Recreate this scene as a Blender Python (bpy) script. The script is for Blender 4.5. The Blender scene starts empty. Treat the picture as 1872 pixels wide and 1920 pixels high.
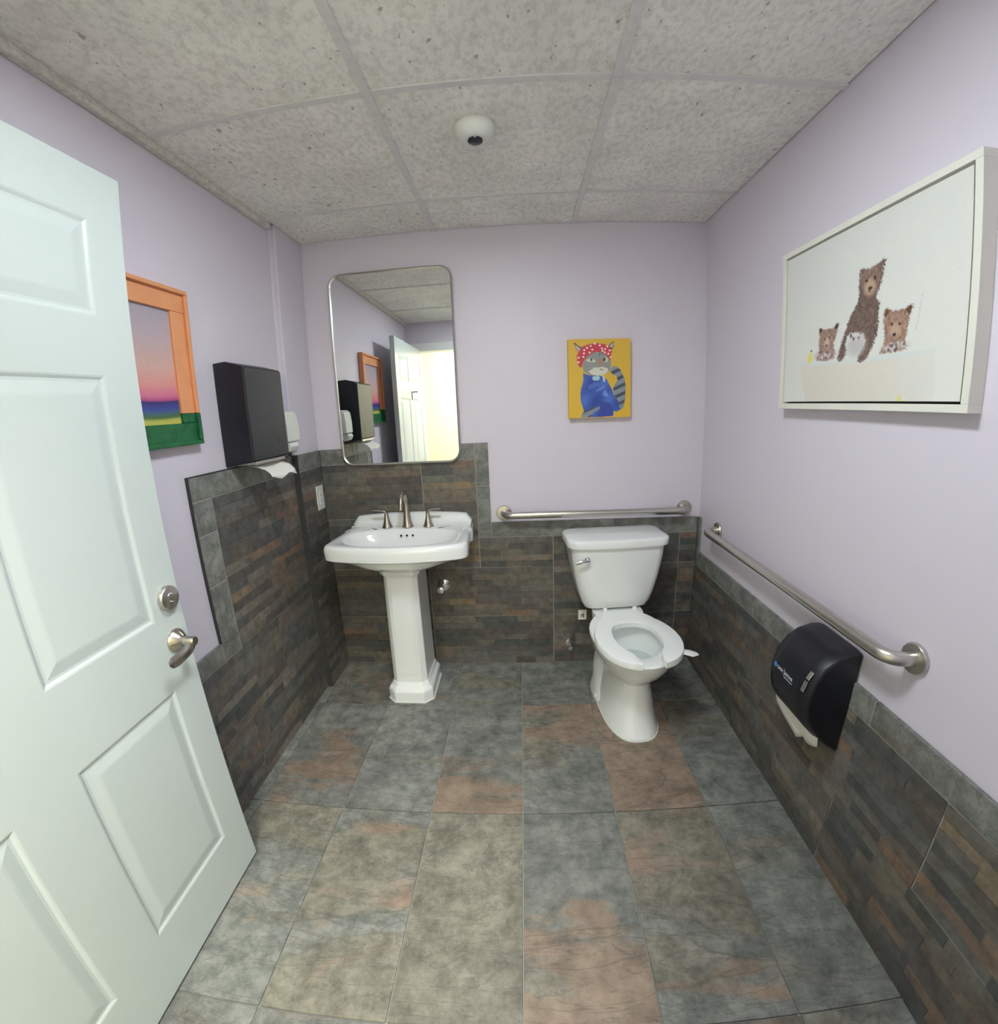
import bpy, bmesh, math, random
import numpy as np
from mathutils import Matrix, Vector
random.seed(7); PI = math.pi
SC = bpy.context.scene; COL = SC.collection

# ------------------------------------------------------------------ camera, world, exposure
W, H = 2.031, 2.315                     # room width and ceiling height; back wall at y = 0, left wall at x = 0
cd = bpy.data.cameras.new('camera'); cam = bpy.data.objects.new('camera', cd); COL.objects.link(cam)
RR = ((0.9983, 0.0433, -0.0399), (-0.0290, -0.2278, -0.9733), (-0.0512, 0.9727, -0.2262))
mx = Matrix((RR[0], [-c for c in RR[1]], [-c for c in RR[2]])).transposed().to_4x4()
mx.translation = (1.081, -2.2527, 1.4199)
cam.matrix_world = mx
cd.type = 'PANO'; cd.sensor_fit = 'HORIZONTAL'; cd.sensor_width = 36.0; cd.sensor_height = 36.0 * 1920 / 1872
cd.clip_start = 0.005
for tgt in (cd, getattr(cd, 'cycles', None)):
    try:
        tgt.panorama_type = 'FISHEYE_LENS_POLYNOMIAL'; tgt.fisheye_fov = PI
        tgt.fisheye_polynomial_k0 = 0.0
        tgt.fisheye_polynomial_k1 = -6.35569492e-02; tgt.fisheye_polynomial_k2 = 1.22287947e-04
        tgt.fisheye_polynomial_k3 = 4.06735155e-05; tgt.fisheye_polynomial_k4 = -7.38108216e-07
    except Exception:
        pass
SC.camera = cam
wd = bpy.data.worlds.new('world'); SC.world = wd; wd.use_nodes = True
wd.node_tree.nodes['Background'].inputs[0].default_value = (0.75, 0.8, 0.9, 1); wd.node_tree.nodes['Background'].inputs[1].default_value = 0.0
SC.view_settings.view_transform = 'Standard'; SC.view_settings.look = 'None'
SC.view_settings.exposure = 1.07; SC.view_settings.gamma = 1; SC.view_settings.use_curve_mapping = False
LAMP_POWER = 36.0; HALL_POWER = 34.0
try:
    SC.cycles.use_denoising = True; SC.cycles.max_bounces = 12; SC.cycles.diffuse_bounces = 6
except Exception:
    pass

# ------------------------------------------------------------------ helpers
def srgb(r, g, b):
    f = lambda c: (c / 255 / 12.92) if c / 255 <= 0.04045 else ((c / 255 + 0.055) / 1.055) ** 2.4
    return (f(r), f(g), f(b), 1.0)

def mat(name, col, rough=0.5, metal=0.0, spec=0.5, coat=0.0, bump=None, emit=None, trans=0.0, mottle=None):
    m = bpy.data.materials.new(name); m.use_nodes = True; nt = m.node_tree; b = nt.nodes['Principled BSDF']
    b.inputs['Base Color'].default_value = col; b.inputs['Roughness'].default_value = rough
    b.inputs['Metallic'].default_value = metal; b.inputs['Specular IOR Level'].default_value = spec
    b.inputs['Coat Weight'].default_value = coat; b.inputs['Coat Roughness'].default_value = 0.06
    b.inputs['Transmission Weight'].default_value = trans
    if emit: b.inputs['Emission Color'].default_value = emit[0]; b.inputs['Emission Strength'].default_value = emit[1]
    geo = nt.nodes.new('ShaderNodeNewGeometry')
    if mottle:
        n = nt.nodes.new('ShaderNodeTexNoise'); n.inputs['Scale'].default_value = mottle[0]; n.inputs['Detail'].default_value = 5
        nt.links.new(geo.outputs['Position'], n.inputs['Vector'])
        r = nt.nodes.new('ShaderNodeValToRGB'); r.color_ramp.elements[0].position = 0.35; r.color_ramp.elements[1].position = 0.65
        r.color_ramp.elements[0].color = tuple(c * (1 - mottle[1]) for c in col[:3]) + (1,); r.color_ramp.elements[1].color = col
        nt.links.new(n.outputs['Fac'], r.inputs[0]); nt.links.new(r.outputs[0], b.inputs['Base Color'])
    if bump:
        n = nt.nodes.new('ShaderNodeTexNoise'); n.inputs['Scale'].default_value = bump[0]; n.inputs['Detail'].default_value = 3
        nt.links.new(geo.outputs['Position'], n.inputs['Vector'])
        bp = nt.nodes.new('ShaderNodeBump'); bp.inputs['Strength'].default_value = bump[1]; bp.inputs['Distance'].default_value = 0.002
        nt.links.new(n.outputs['Fac'], bp.inputs['Height']); nt.links.new(bp.outputs[0], b.inputs['Normal'])
    return m

def obj(name, bm, m=None, parent=None, smooth=False, bevel=0, seg=2, origin=None, angle=35, label=None):
    """one mesh object from a bmesh in world coordinates; origin moves its pivot"""
    bmesh.ops.recalc_face_normals(bm, faces=bm.faces[:])
    if origin is not None: bmesh.ops.translate(bm, verts=bm.verts[:], vec=-Vector(origin))
    me = bpy.data.meshes.new(name); bm.to_mesh(me); bm.free()
    if smooth: me.shade_smooth(); me.set_sharp_from_angle(angle=math.radians(42))
    o = bpy.data.objects.new(name, me); COL.objects.link(o)
    if m: 
        for q in (m if isinstance(m, (list, tuple)) else [m]): me.materials.append(q)
    if parent is not None:
        o.parent = parent
        o.location = (Vector(origin) if origin is not None else Vector((0, 0, 0))) - world_loc(parent)
    elif origin is not None: o.location = origin
    if bevel:
        md = o.modifiers.new('bevel', 'BEVEL'); md.width = bevel; md.segments = seg; md.limit_method = 'ANGLE'; md.angle_limit = math.radians(angle)
    if label: o['label'] = label
    return o

def world_loc(o):
    v = Vector((0, 0, 0))
    while o is not None: v += o.location; o = o.parent
    return v

def thing(name, label, cat, loc, group=None):
    o = bpy.data.objects.new(name, None); COL.objects.link(o); o.location = loc; o.empty_display_size = 0.05
    o['label'] = label; o['category'] = cat
    if group: o['group'] = group
    return o

def tag(o, label, cat, group=None):
    o['label'] = label; o['category'] = cat
    if group: o['group'] = group
    return o

def BM(): return bmesh.new()

def add_box(bm, a, b, mi=0):
    (x0, y0, z0), (x1, y1, z1) = [tuple(min(p, q) for p, q in zip(a, b)), tuple(max(p, q) for p, q in zip(a, b))]
    v = [bm.verts.new(p) for p in ((x0,y0,z0),(x1,y0,z0),(x1,y1,z0),(x0,y1,z0),(x0,y0,z1),(x1,y0,z1),(x1,y1,z1),(x0,y1,z1))]
    for f in ((0,3,2,1),(4,5,6,7),(0,1,5,4),(1,2,6,5),(2,3,7,6),(3,0,4,7)): bm.faces.new([v[i] for i in f]).material_index = mi
    return bm

def box(a, b): return add_box(BM(), a, b)

def loft(bm, rings, cap0=True, cap1=True, closed=True):
    vr = [[bm.verts.new(p) for p in r] for r in rings]; n = len(rings[0])
    for i in range(len(vr) - 1):
        for j in range(n if closed else n - 1):
            k = (j + 1) % n
            try: bm.faces.new((vr[i][j], vr[i][k], vr[i+1][k], vr[i+1][j]))
            except ValueError: pass
    if cap0: bm.faces.new(list(reversed(vr[0])))
    if cap1: bm.faces.new(vr[-1])
    return bm

def lathe(bm, prof, org, axis=(0, 0, 1), n=28, cap0=True, cap1=True):
    """prof: (radius, height) pairs along axis from org"""
    a = Vector(axis).normalized(); u = a.orthogonal().normalized(); v = a.cross(u); o = Vector(org)
    return loft(bm, [[o + a * h + (u * math.cos(t) + v * math.sin(t)) * max(r, 1e-5) for t in (2 * PI * k / n for k in range(n))] for r, h in prof], cap0, cap1)

def smooth_path(pts, m=8):
    P = [Vector(p) for p in pts]; P = [P[0] * 2 - P[1]] + P + [P[-1] * 2 - P[-2]]; out = []
    for i in range(1, len(P) - 2):
        for k in range(m):
            t = k / m; a, b, c, d = P[i-1:i+3]
            out.append(0.5 * ((2*b) + (c-a)*t + (2*a-5*b+4*c-d)*t*t + (3*b-a-3*c+d)*t**3))
    return out + [P[-2]]

def tube(bm, path, r, n=14, flat=None, up=None):
    """sweep a circle (or ellipse with flat = (width factor, height factor)) along a path; r float or list"""
    P = [Vector(p) for p in path]; N = len(P); rings = []; prev = None
    for i in range(N):
        d = (P[min(i+1, N-1)] - P[max(i-1, 0)]).normalized()
        u = (Vector(up) if up else (prev if prev is not None else d.orthogonal())); u = (u - d * u.dot(d)).normalized(); prev = u; v = d.cross(u)
        ri = r[i] if isinstance(r, (list, tuple)) else r; fx, fy = flat or (1, 1)
        rings.append([P[i] + (u * math.cos(t) * fy + v * math.sin(t) * fx) * ri for t in (2 * PI * k / n for k in range(n))])
    return loft(bm, rings)

def lerp(a, b, t): return a + (b - a) * t
def interp(tab, x):
    for (x0, y0), (x1, y1) in zip(tab, tab[1:]):
        if x <= x1: return lerp(y0, y1, (x - x0) / (x1 - x0))
    return tab[-1][1]

def rrect(cx, cy, hx, hy, z, r, n=8, bow=0.0):
    """rounded rectangle ring, optionally with its -y side bowed out"""
    out = []
    for qx, qy, a0 in ((1, 1, 0), (-1, 1, 90), (-1, -1, 180), (1, -1, 270)):
        for k in range(n + 1):
            a = math.radians(a0 + 90 * k / n); x = qx * (hx - r) + r * math.cos(a); y = qy * (hy - r) + r * math.sin(a)
            if y < 0: y -= bow * (1 - (x / hx) ** 2) * min(1, -y / hy)
            out.append(Vector((cx + x, cy + y, z)))
    m = []                                                     # extra points on the front edge so the bow stays round
    for i, p in enumerate(out):
        m.append(p); q = out[(i + 1) % len(out)]
        if (q - p).length > hx:
            for k in range(1, 9):
                t = k / 9; x = lerp(p.x, q.x, t); y = lerp(p.y, q.y, t)
                if y < cy: y = cy - hy - bow * (1 - ((x - cx) / hx) ** 2)
                m.append(Vector((x, y, z)))
    return m

# ------------------------------------------------------------------ materials
def ramp_mat_strip():
    """stacked stone strips: a slate tone per strip plus mottling"""
    m = bpy.data.materials.new('stone_strip'); m.use_nodes = True; nt = m.node_tree; b = nt.nodes['Principled BSDF']; L = nt.links
    oi = nt.nodes.new('ShaderNodeObjectInfo'); geo = nt.nodes.new('ShaderNodeNewGeometry')
    r = nt.nodes.new('ShaderNodeValToRGB'); r.color_ramp.interpolation = 'CONSTANT'
    cols = [(0, (90,90,88)), (.14, (101,98,92)), (.27, (82,83,83)), (.37, (106,105,98)), (.47, (92,88,84)), (.57, (80,84,81)), (.65, (108,101,93)), (.73, (100,100,98)), (.81, (88,84,80)), (.88, (118,113,106)), (.94, (118,102,90)), (.98, (124,112,94))]
    e = r.color_ramp.elements
    e[0].position = 0; e[0].color = srgb(*cols[0][1]); e[1].position = cols[1][0]; e[1].color = srgb(*cols[1][1])
    for p, c in cols[2:]:
        k = e.new(p); k.color = srgb(*c)
    L.new(oi.outputs['Random'], r.inputs[0])
    n1 = nt.nodes.new('ShaderNodeTexNoise'); n1.inputs['Scale'].default_value = 26; n1.inputs['Detail'].default_value = 7; n1.inputs['Roughness'].default_value = .7
    n2 = nt.nodes.new('ShaderNodeTexNoise'); n2.inputs['Scale'].default_value = 5.5; n2.inputs['Detail'].default_value = 4
    L.new(geo.outputs['Position'], n1.inputs['Vector']); L.new(geo.outputs['Position'], n2.inputs['Vector'])
    mr = nt.nodes.new('ShaderNodeMapRange'); mr.inputs['From Min'].default_value = .3; mr.inputs['From Max'].default_value = .72; mr.inputs['To Min'].default_value = .58; mr.inputs['To Max'].default_value = 1.42
    L.new(n1.outputs['Fac'], mr.inputs['Value'])
    mu = nt.nodes.new('ShaderNodeVectorMath'); mu.operation = 'SCALE'; L.new(r.outputs[0], mu.inputs[0]); L.new(mr.outputs[0], mu.inputs['Scale'])
    tint = nt.nodes.new('ShaderNodeValToRGB'); tint.color_ramp.elements[0].position = .4; tint.color_ramp.elements[1].position = .66
    tint.color_ramp.elements[0].color = (1, 1, 1, 1); tint.color_ramp.elements[1].color = (1.15, 1.02, .90, 1)
    L.new(n2.outputs['Fac'], tint.inputs[0])
    mm = nt.nodes.new('ShaderNodeVectorMath'); mm.operation = 'MULTIPLY'; L.new(mu.outputs[0], mm.inputs[0]); L.new(tint.outputs[0], mm.inputs[1])
    L.new(mm.outputs[0], b.inputs['Base Color']); b.inputs['Roughness'].default_value = .55
    bp = nt.nodes.new('ShaderNodeBump'); bp.inputs['Strength'].default_value = .5; bp.inputs['Distance'].default_value = .003
    L.new(n1.outputs['Fac'], bp.inputs['Height']); L.new(bp.outputs[0], b.inputs['Normal'])
    return m

def slate_mat(name, floor=False):
    """slate: grey-green ground with tan and rust patches whose amount each tile carries as properties"""
    m = bpy.data.materials.new(name); m.use_nodes = True; nt = m.node_tree; b = nt.nodes['Principled BSDF']; L = nt.links
    oi = nt.nodes.new('ShaderNodeObjectInfo'); geo = nt.nodes.new('ShaderNodeNewGeometry'); tc = nt.nodes.new('ShaderNodeTexCoord')
    off = nt.nodes.new('ShaderNodeMath'); off.operation = 'MULTIPLY'; off.inputs[1].default_value = 37.0; L.new(oi.outputs['Random'], off.inputs[0])
    ad = nt.nodes.new('ShaderNodeVectorMath'); ad.operation = 'ADD'; L.new(geo.outputs['Position'], ad.inputs[0]); L.new(off.outputs[0], ad.inputs[1])
    mp = nt.nodes.new('ShaderNodeMapping'); mp.inputs['Rotation'].default_value = (0, 0, math.radians(38)); mp.inputs['Scale'].default_value = (.42, 1.55, 1.0)
    L.new(ad.outputs[0], mp.inputs['Vector'])
    def noise(sc, det, rough, dist=0.0, vec=mp):
        n = nt.nodes.new('ShaderNodeTexNoise'); n.inputs['Scale'].default_value = sc; n.inputs['Detail'].default_value = det
        n.inputs['Roughness'].default_value = rough; n.inputs['Distortion'].default_value = dist; L.new(vec.outputs[0], n.inputs['Vector']); return n
    def mr(src, a, c, d=0.0, e=1.0):
        r = nt.nodes.new('ShaderNodeMapRange'); r.inputs['From Min'].default_value = a; r.inputs['From Max'].default_value = c
        r.inputs['To Min'].default_value = d; r.inputs['To Max'].default_value = e; L.new(src, r.inputs['Value']); return r.outputs[0]
    def mixc(f, c1, c2):
        x = nt.nodes.new('ShaderNodeMix'); x.data_type = 'RGBA'
        L.new(f, x.inputs['Factor'])
        for s, c in ((x.inputs[6], c1), (x.inputs[7], c2)):
            if isinstance(c, tuple): s.default_value = c
            else: L.new(c, s)
        return x.outputs[2]
    def math_(op, a, c):
        x = nt.nodes.new('ShaderNodeMath'); x.operation = op
        for s, q in ((x.inputs[0], a), (x.inputs[1], c)):
            if isinstance(q, (int, float)): s.default_value = q
            else: L.new(q, s)
        return x.outputs[0]
    def attr(nm):
        a = nt.nodes.new('ShaderNodeAttribute'); a.attribute_type = 'OBJECT'; a.attribute_name = nm; return a.outputs['Fac']
    fine = noise(16, 9, .72, vec=ad).outputs['Fac']; big = noise(2.6, 4, .55, .8).outputs['Fac']; big2 = noise(3.7, 4, .6, 1.2).outputs['Fac']; vein = noise(5, 6, .6, 1.8).outputs['Fac']
    grain = noise(120, 3, .6, vec=ad).outputs['Fac']
    base = mixc(mr(fine, .32, .7), srgb(88, 90, 86), srgb(150, 151, 144))
    sx = nt.nodes.new('ShaderNodeSeparateXYZ'); L.new(tc.outputs['Object'], sx.inputs[0])
    # a linear drift over the tile lets one end carry more of the patch than the other
    gy = math_('MULTIPLY', sx.outputs[1], attr('tan_drift')); tf = math_('ADD', math_('ADD', big, gy), attr('tan'))
    tanc = mixc(mr(fine, .35, .68), srgb(98, 94, 82), srgb(152, 147, 132))
    c = mixc(mr(tf, .50, .60), base, tanc)
    gx = math_('MULTIPLY', sx.outputs[1], attr('rust_drift')); rf = math_('ADD', math_('ADD', big2, gx), attr('rust'))
    rc = mixc(mr(fine, .35, .68), srgb(122, 106, 92), srgb(160, 140, 122))
    c = mixc(mr(rf, .55, .65), c, rc)
    edge = math_('ABSOLUTE', math_('SUBTRACT', tf, .545), 0); edge = mr(edge, .0, .010, .42, 0)      # dark seam where a patch starts
    c = mixc(edge, c, srgb(78, 72, 64))
    ve = math_('ABSOLUTE', math_('SUBTRACT', vein, .52), 0); ve = mr(ve, 0, .020, .50, 0)
    c = mixc(ve, c, srgb(86, 84, 78))
    lo = noise(1.9, 3, .6, .6, vec=ad).outputs['Fac']; lo = mr(lo, .32, .68, .80, 1.20)
    sc_ = nt.nodes.new('ShaderNodeVectorMath'); sc_.operation = 'SCALE'; L.new(c, sc_.inputs[0]); L.new(lo, sc_.inputs['Scale']); c = sc_.outputs[0]
    wi = noise(7.5, 7, .68, 1.5).outputs['Fac']; wi = mr(wi, .60, .70, 0, .42); c = mixc(wi, c, srgb(160, 160, 150))
    sp = mr(grain, .66, .74, 0, .35); c = mixc(sp, c, srgb(168, 168, 160))
    L.new(c, b.inputs['Base Color']); b.inputs['Roughness'].default_value = .42 if floor else .5
    rr = mr(fine, .3, .7, .62, .40); L.new(rr, b.inputs['Roughness'])
    bp = nt.nodes.new('ShaderNodeBump'); bp.inputs['Strength'].default_value = .35; bp.inputs['Distance'].default_value = .003
    L.new(fine, bp.inputs['Height']); L.new(bp.outputs[0], b.inputs['Normal'])
    return m

def ceiling_mat():
    m = bpy.data.materials.new('fissured_board'); m.use_nodes = True; nt = m.node_tree; b = nt.nodes['Principled BSDF']; L = nt.links
    geo = nt.nodes.new('ShaderNodeNewGeometry'); oi = nt.nodes.new('ShaderNodeObjectInfo')
    off = nt.nodes.new('ShaderNodeMath'); off.operation = 'MULTIPLY'; off.inputs[1].default_value = 19.0; L.new(oi.outputs['Random'], off.inputs[0])
    ad = nt.nodes.new('ShaderNodeVectorMath'); ad.operation = 'ADD'; L.new(geo.outputs['Position'], ad.inputs[0]); L.new(off.outputs[0], ad.inputs[1])
    mp = nt.nodes.new('ShaderNodeMapping'); mp.inputs['Scale'].default_value = (1.0, .65, 1); mp.inputs['Rotation'].default_value = (0, 0, .2); L.new(ad.outputs[0], mp.inputs['Vector'])
    n = nt.nodes.new('ShaderNodeTexNoise'); n.inputs['Scale'].default_value = 62; n.inputs['Detail'].default_value = 6; n.inputs['Roughness'].default_value = .66; L.new(mp.outputs[0], n.inputs['Vector'])
    n2 = nt.nodes.new('ShaderNodeTexNoise'); n2.inputs['Scale'].default_value = 46; n2.inputs['Detail'].default_value = 2; L.new(mp.outputs[0], n2.inputs['Vector'])
    n3 = nt.nodes.new('ShaderNodeTexNoise'); n3.inputs['Scale'].default_value = 5; n3.inputs['Detail'].default_value = 2; L.new(ad.outputs[0], n3.inputs['Vector'])
    r = nt.nodes.new('ShaderNodeValToRGB'); r.color_ramp.elements[0].position = .33; r.color_ramp.elements[1].position = .56
    r.color_ramp.elements[0].color = srgb(214, 212, 206); r.color_ramp.elements[1].color = srgb(240, 238, 232); L.new(n.outputs['Fac'], r.inputs[0])
    s = nt.nodes.new('ShaderNodeMapRange'); s.inputs['From Min'].default_value = .26; s.inputs['From Max'].default_value = .31; s.inputs['To Min'].default_value = .5; s.inputs['To Max'].default_value = 1
    L.new(n2.outputs['Fac'], s.inputs['Value'])
    s3 = nt.nodes.new('ShaderNodeMapRange'); s3.inputs['From Min'].default_value = .3; s3.inputs['From Max'].default_value = .7; s3.inputs['To Min'].default_value = .92; s3.inputs['To Max'].default_value = 1.06
    L.new(n3.outputs['Fac'], s3.inputs['Value'])
    mx_ = nt.nodes.new('ShaderNodeMath'); mx_.operation = 'MULTIPLY'; L.new(s.outputs[0], mx_.inputs[0]); L.new(s3.outputs[0], mx_.inputs[1])
    v = nt.nodes.new('ShaderNodeVectorMath'); v.operation = 'SCALE'; L.new(r.outputs[0], v.inputs[0]); L.new(mx_.outputs[0], v.inputs['Scale'])
    L.new(v.outputs[0], b.inputs['Base Color']); b.inputs['Roughness'].default_value = .9
    bp = nt.nodes.new('ShaderNodeBump'); bp.inputs['Strength'].default_value = .6; bp.inputs['Distance'].default_value = .003; L.new(n.outputs['Fac'], bp.inputs['Height']); L.new(bp.outputs[0], b.inputs['Normal'])
    return m

M = dict(
    paint=mat("lilac_paint", srgb(218, 211, 223), .45, bump=(240, .12)),
    grout=mat('grout', srgb(160, 157, 150), .85, bump=(300, .3)),
    white_paint=mat('white_gloss_paint', srgb(232, 234, 232), .28, bump=(90, .05)),
    door=mat('door_paint', srgb(198, 207, 205), .3, bump=(90, .05)),
    trim=mat('ceiling_grid_white', srgb(224, 222, 220), .5, mottle=(30, .1)),
    mould=mat('aged_moulding', srgb(222, 217, 208), .7, mottle=(60, .25)),
    porcelain=mat('glazed_porcelain', srgb(240, 242, 241), .12, coat=.5, mottle=(3, .02)),
    seat=mat('white_seat_plastic', srgb(240, 242, 240), .22, mottle=(4, .02)),
    steel=mat('satin_stainless', srgb(200, 196, 188), .30, 1.0, bump=(180, .15)),
    nickel=mat('brushed_nickel', srgb(186, 178, 166), .27, 1.0, bump=(150, .1)),
    chrome=mat('chrome', srgb(225, 225, 225), .08, 1.0, bump=(50, .02)),
    mirror=mat('mirror_glass', (.86, .88, .87, 1), .0, 1.0),
    black=mat('black_plastic', srgb(21, 22, 30), .38, bump=(400, .25)),
    charcoal=mat('charcoal_plastic', srgb(36, 38, 44), .38, bump=(350, .2)),
    darkgrey=mat('dark_smoked_plastic', srgb(40, 40, 48), .2),
    offwhite=mat('offwhite_plastic', srgb(226, 228, 220), .4, mottle=(10, .03)),
    paper=mat('white_paper', srgb(232, 230, 222), .9, bump=(300, .3)),
    rubber=mat('grey_braid', srgb(90, 88, 84), .5, bump=(600, .5)),
    water=mat('water', srgb(196, 208, 202), .03, spec=.6, mottle=(5, .02)),
    frame_white=mat('cream_frame', srgb(228, 226, 216), .5, mottle=(20, .03)),
    dark=mat('drain_dark', srgb(20, 20, 20), .6, bump=(100, .1)),
    cream=mat('hall_cream_paint', srgb(238, 234, 214), .7, bump=(200, .1)),
    hallfloor=mat('hall_floor', srgb(120, 116, 108), .6, mottle=(8, .2)),
    glow=mat('lamp_glass', srgb(255, 250, 245), .4, emit=((.885, .965, 1.0, 1), LAMP_POWER)),
    hallglow=mat('hall_lamp_panel', srgb(255, 252, 240), .4, emit=((.95, .97, .93, 1), HALL_POWER)),
    blue=mat('logo_blue', srgb(60, 140, 215), .4), letter=mat('logo_white', srgb(225, 225, 230), .4),
    caulk=mat('white_caulk', srgb(228, 228, 224), .5),
    strip=ramp_mat_strip(), slate=slate_mat('slate_cap'), floor=slate_mat('slate_floor', True), board=ceiling_mat(),
)
# mortar-dark body behind the strips
M['body'] = mat('tile_body', srgb(62, 61, 59), .7, bump=(200, .3))
# ------------------------------------------------------------------ room shell
def struct(o): o['kind'] = 'structure'; return o
YF = -2.27                      # inner face of the front wall (the camera stands in its doorway)
LX, LX2, JY = -0.018, 0.012, -0.26      # left wall plane, its furred-out end by the corner, and where it jogs
floor = struct(obj('floor', box((-.13, YF - .13, -.10), (W + .12, .12, -.006)), M['grout']))
ceiling = struct(obj('ceiling', box((-.13, YF - .12, H + .012), (W + .12, .12, H + .10)), M['trim']))
wall_back = struct(obj('wall_back', box((-.13, 0, -.006), (W + .12, .12, H + .012)), M['paint']))
wall_right = struct(obj('wall_right', box((W, YF - .12, -.006), (W + .12, 0, H + .012)), M['paint']))
bm = BM(); poly = [(-.13, YF - .12), (LX, YF - .12), (LX, JY), (LX2, JY), (LX2, 0), (-.13, 0)]
loft(bm, [[Vector((x, y, z)) for x, y in poly] for z in (-.006, H + .012)])
wall_left = struct(obj('wall_left', bm, M['paint'], bevel=.006, seg=3))
# front wall with the doorway
DX0, DX1, DZ = .10, 1.135, 2.055
bm = BM(); add_box(bm, (LX, YF - .12, 0), (DX0, YF, H + .012)); add_box(bm, (DX1, YF - .12, 0), (W, YF, H + .012)); add_box(bm, (DX0, YF - .12, DZ), (DX1, YF, H + .012))
wall_front = struct(obj('wall_front', bm, M['paint']))
bm = BM(); add_box(bm, (DX0, YF - .125, DZ), (DX1, YF + .004, DZ - .018)); add_box(bm, (DX0 - .062, YF, DZ - .018), (DX1 + .062, YF + .014, DZ + .06))
add_box(bm, (DX0, YF - .125, 0), (DX0 + .018, YF + .004, DZ - .018)); add_box(bm, (DX1 - .018, YF - .125, 0), (DX1, YF - .012, DZ - .018))
add_box(bm, (DX0 - .062, YF, 0), (DX0, YF + .014, DZ - .018)); 
trim_1 = struct(obj('trim_1', bm, M['white_paint'], bevel=.003))
# moulding under the ceiling along the left wall
trim_2 = struct(obj('trim_2', box((LX, YF, H - .026), (LX + .028, JY - .03, H + .002)), M['mould'], bevel=.006))
# hallway beyond the doorway
HY = -3.75
bm = BM(); add_box(bm, (-1.2, HY - .1, -.006), (3.2, HY, 2.6)); add_box(bm, (-1.3, HY, -.006), (-1.2, YF - .12, 2.6)); add_box(bm, (3.2, HY, -.006), (3.3, YF - .12, 2.6))
add_box(bm, (-1.2, YF - .14, -.006), (-.13, YF - .12, 2.6)); add_box(bm, (W + .12, YF - .14, -.006), (3.2, YF - .12, 2.6)); add_box(bm, (-.13, YF - .14, H + .012), (W + .12, YF - .12, 2.6))
add_box(bm, (-.13, YF - .135, -.006), (DX0 - .02, YF - .12, H + .02)); add_box(bm, (DX1 + .02, YF - .135, -.006), (W + .12, YF - .12, H + .02)); add_box(bm, (DX0 - .02, YF - .135, DZ + .02), (DX1 + .02, YF - .12, H + .02))
add_box(bm, (-1.2, HY, 2.6), (3.2, YF - .12, 2.7))
struct(obj('wall_hallway', bm, M['cream']))
struct(obj('floor_hallway', box((-1.2, HY, -.1), (3.2, YF - .13, -.004)), M['hallfloor']))
t = thing('ceiling_light', 'bright panel light on the hallway ceiling beyond the doorway', 'light', (1.0, -3.05, 2.6))
obj('diffuser', box((.70, -3.35, 2.575), (1.30, -2.75, 2.585)), M['hallglow'], t)
bm = BM()
for a, b in (((.67,-3.38),(.70,-2.72)), ((1.30,-3.38),(1.33,-2.72)), ((.70,-3.38),(1.30,-3.35)), ((.70,-2.75),(1.30,-2.72))): add_box(bm, (*a, 2.57), (*b, 2.60))
obj('frame', bm, M['white_paint'], t)

# ------------------------------------------------------------------ ceiling boards and grid
gx = [0, .699, 1.378, W]; gy = [0, -.326, -1.006, -1.686, YF]
for i in range(3):
    for j in range(4):
        x0, x1 = gx[i], gx[i+1]; y1, y0 = gy[j], gy[j+1]
        if i == 0: x0 = LX if j else LX2
        o = obj('ceiling_tile', box((x0 + .003, y0 + .003, H), (x1 - .003, y1 - .003, H + .012)), M['board'], ceiling, origin=((x0+x1)/2, (y0+y1)/2, H), bevel=.003)
for x in gx[1:3]:
    for j in range(4): obj('grid_bar', box((x - .0125, gy[j+1], H - .006), (x + .0125, gy[j], H + .001)), M['trim'], ceiling, bevel=.0015)
for y in gy[1:4]:
    for i in range(3): obj('grid_bar', box((gx[i] + (.0125 if i else .012), y - .012, H - .005), (gx[i+1] - (.0125 if i < 2 else 0), y + .012, H + .0005)), M['trim'], ceiling, bevel=.0015)

# ------------------------------------------------------------------ floor tiles (tan, tan drift, rust, rust drift)
fx = [-.3, .037, .378, .719, 1.06, 1.40, 1.742, 2.083]; fy = [0, -.40, -1.04, -1.70, YF - .12]
spec = {  # (column, row): amounts
 (0,0):(-.3,0,-.3,0),(0,1):(-.3,0,-.3,0),(0,2):(-.3,0,-.3,0),(0,3):(-.3,0,-.3,0),
 (1,0):(.03,0,-.05,0),(1,1):(-.07,0,.02,-.35),(1,2):(-.02,.45,-.10,0),(1,3):(-.1,0,-.3,0),
 (2,0):(-.1,0,-.08,0),(2,1):(-.08,.35,-.22,0),(2,2):(.12,-.3,.04,.1),(2,3):(.05,0,-.1,0),
 (3,0):(-.02,0,-.15,0),(3,1):(-.02,.1,.05,-.42),(3,2):(.15,0,-.07,0),(3,3):(.0,0,.0,0),
 (4,0):(-.12,0,-.14,0),(4,1):(.0,.5,.03,.6),(4,2):(-.02,-.6,.02,-.65),(4,3):(.0,0,.0,0),
 (5,0):(-.05,0,-.2,0),(5,1):(.10,0,.27,-.20),(5,2):(.08,.3,.03,.05),(5,3):(.0,0,.0,0),
 (6,0):(-.12,0,-.3,0),(6,1):(-.02,.35,-.2,0),(6,2):(-.05,-.1,-.16,0),(6,3):(-.05,0,-.2,0)}
for i in range(7):
    for j in range(4):
        x0, x1 = max(fx[i], LX), min(fx[i+1], W); y1, y0 = fy[j], fy[j+1]
        if x1 - x0 < .01: continue
        g = .0018
        o = obj('floor_tile', box((x0 + g, y0 + g, -.006), (x1 - g, y1 - g, 0)), M['floor'], floor, origin=((x0+x1)/2, (y0+y1)/2, 0), bevel=.0012, seg=1)
        a = spec[(i, j)]; o['tan'], o['tan_drift'], o['rust'], o['rust_drift'] = [float(v) for v in a]

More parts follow.
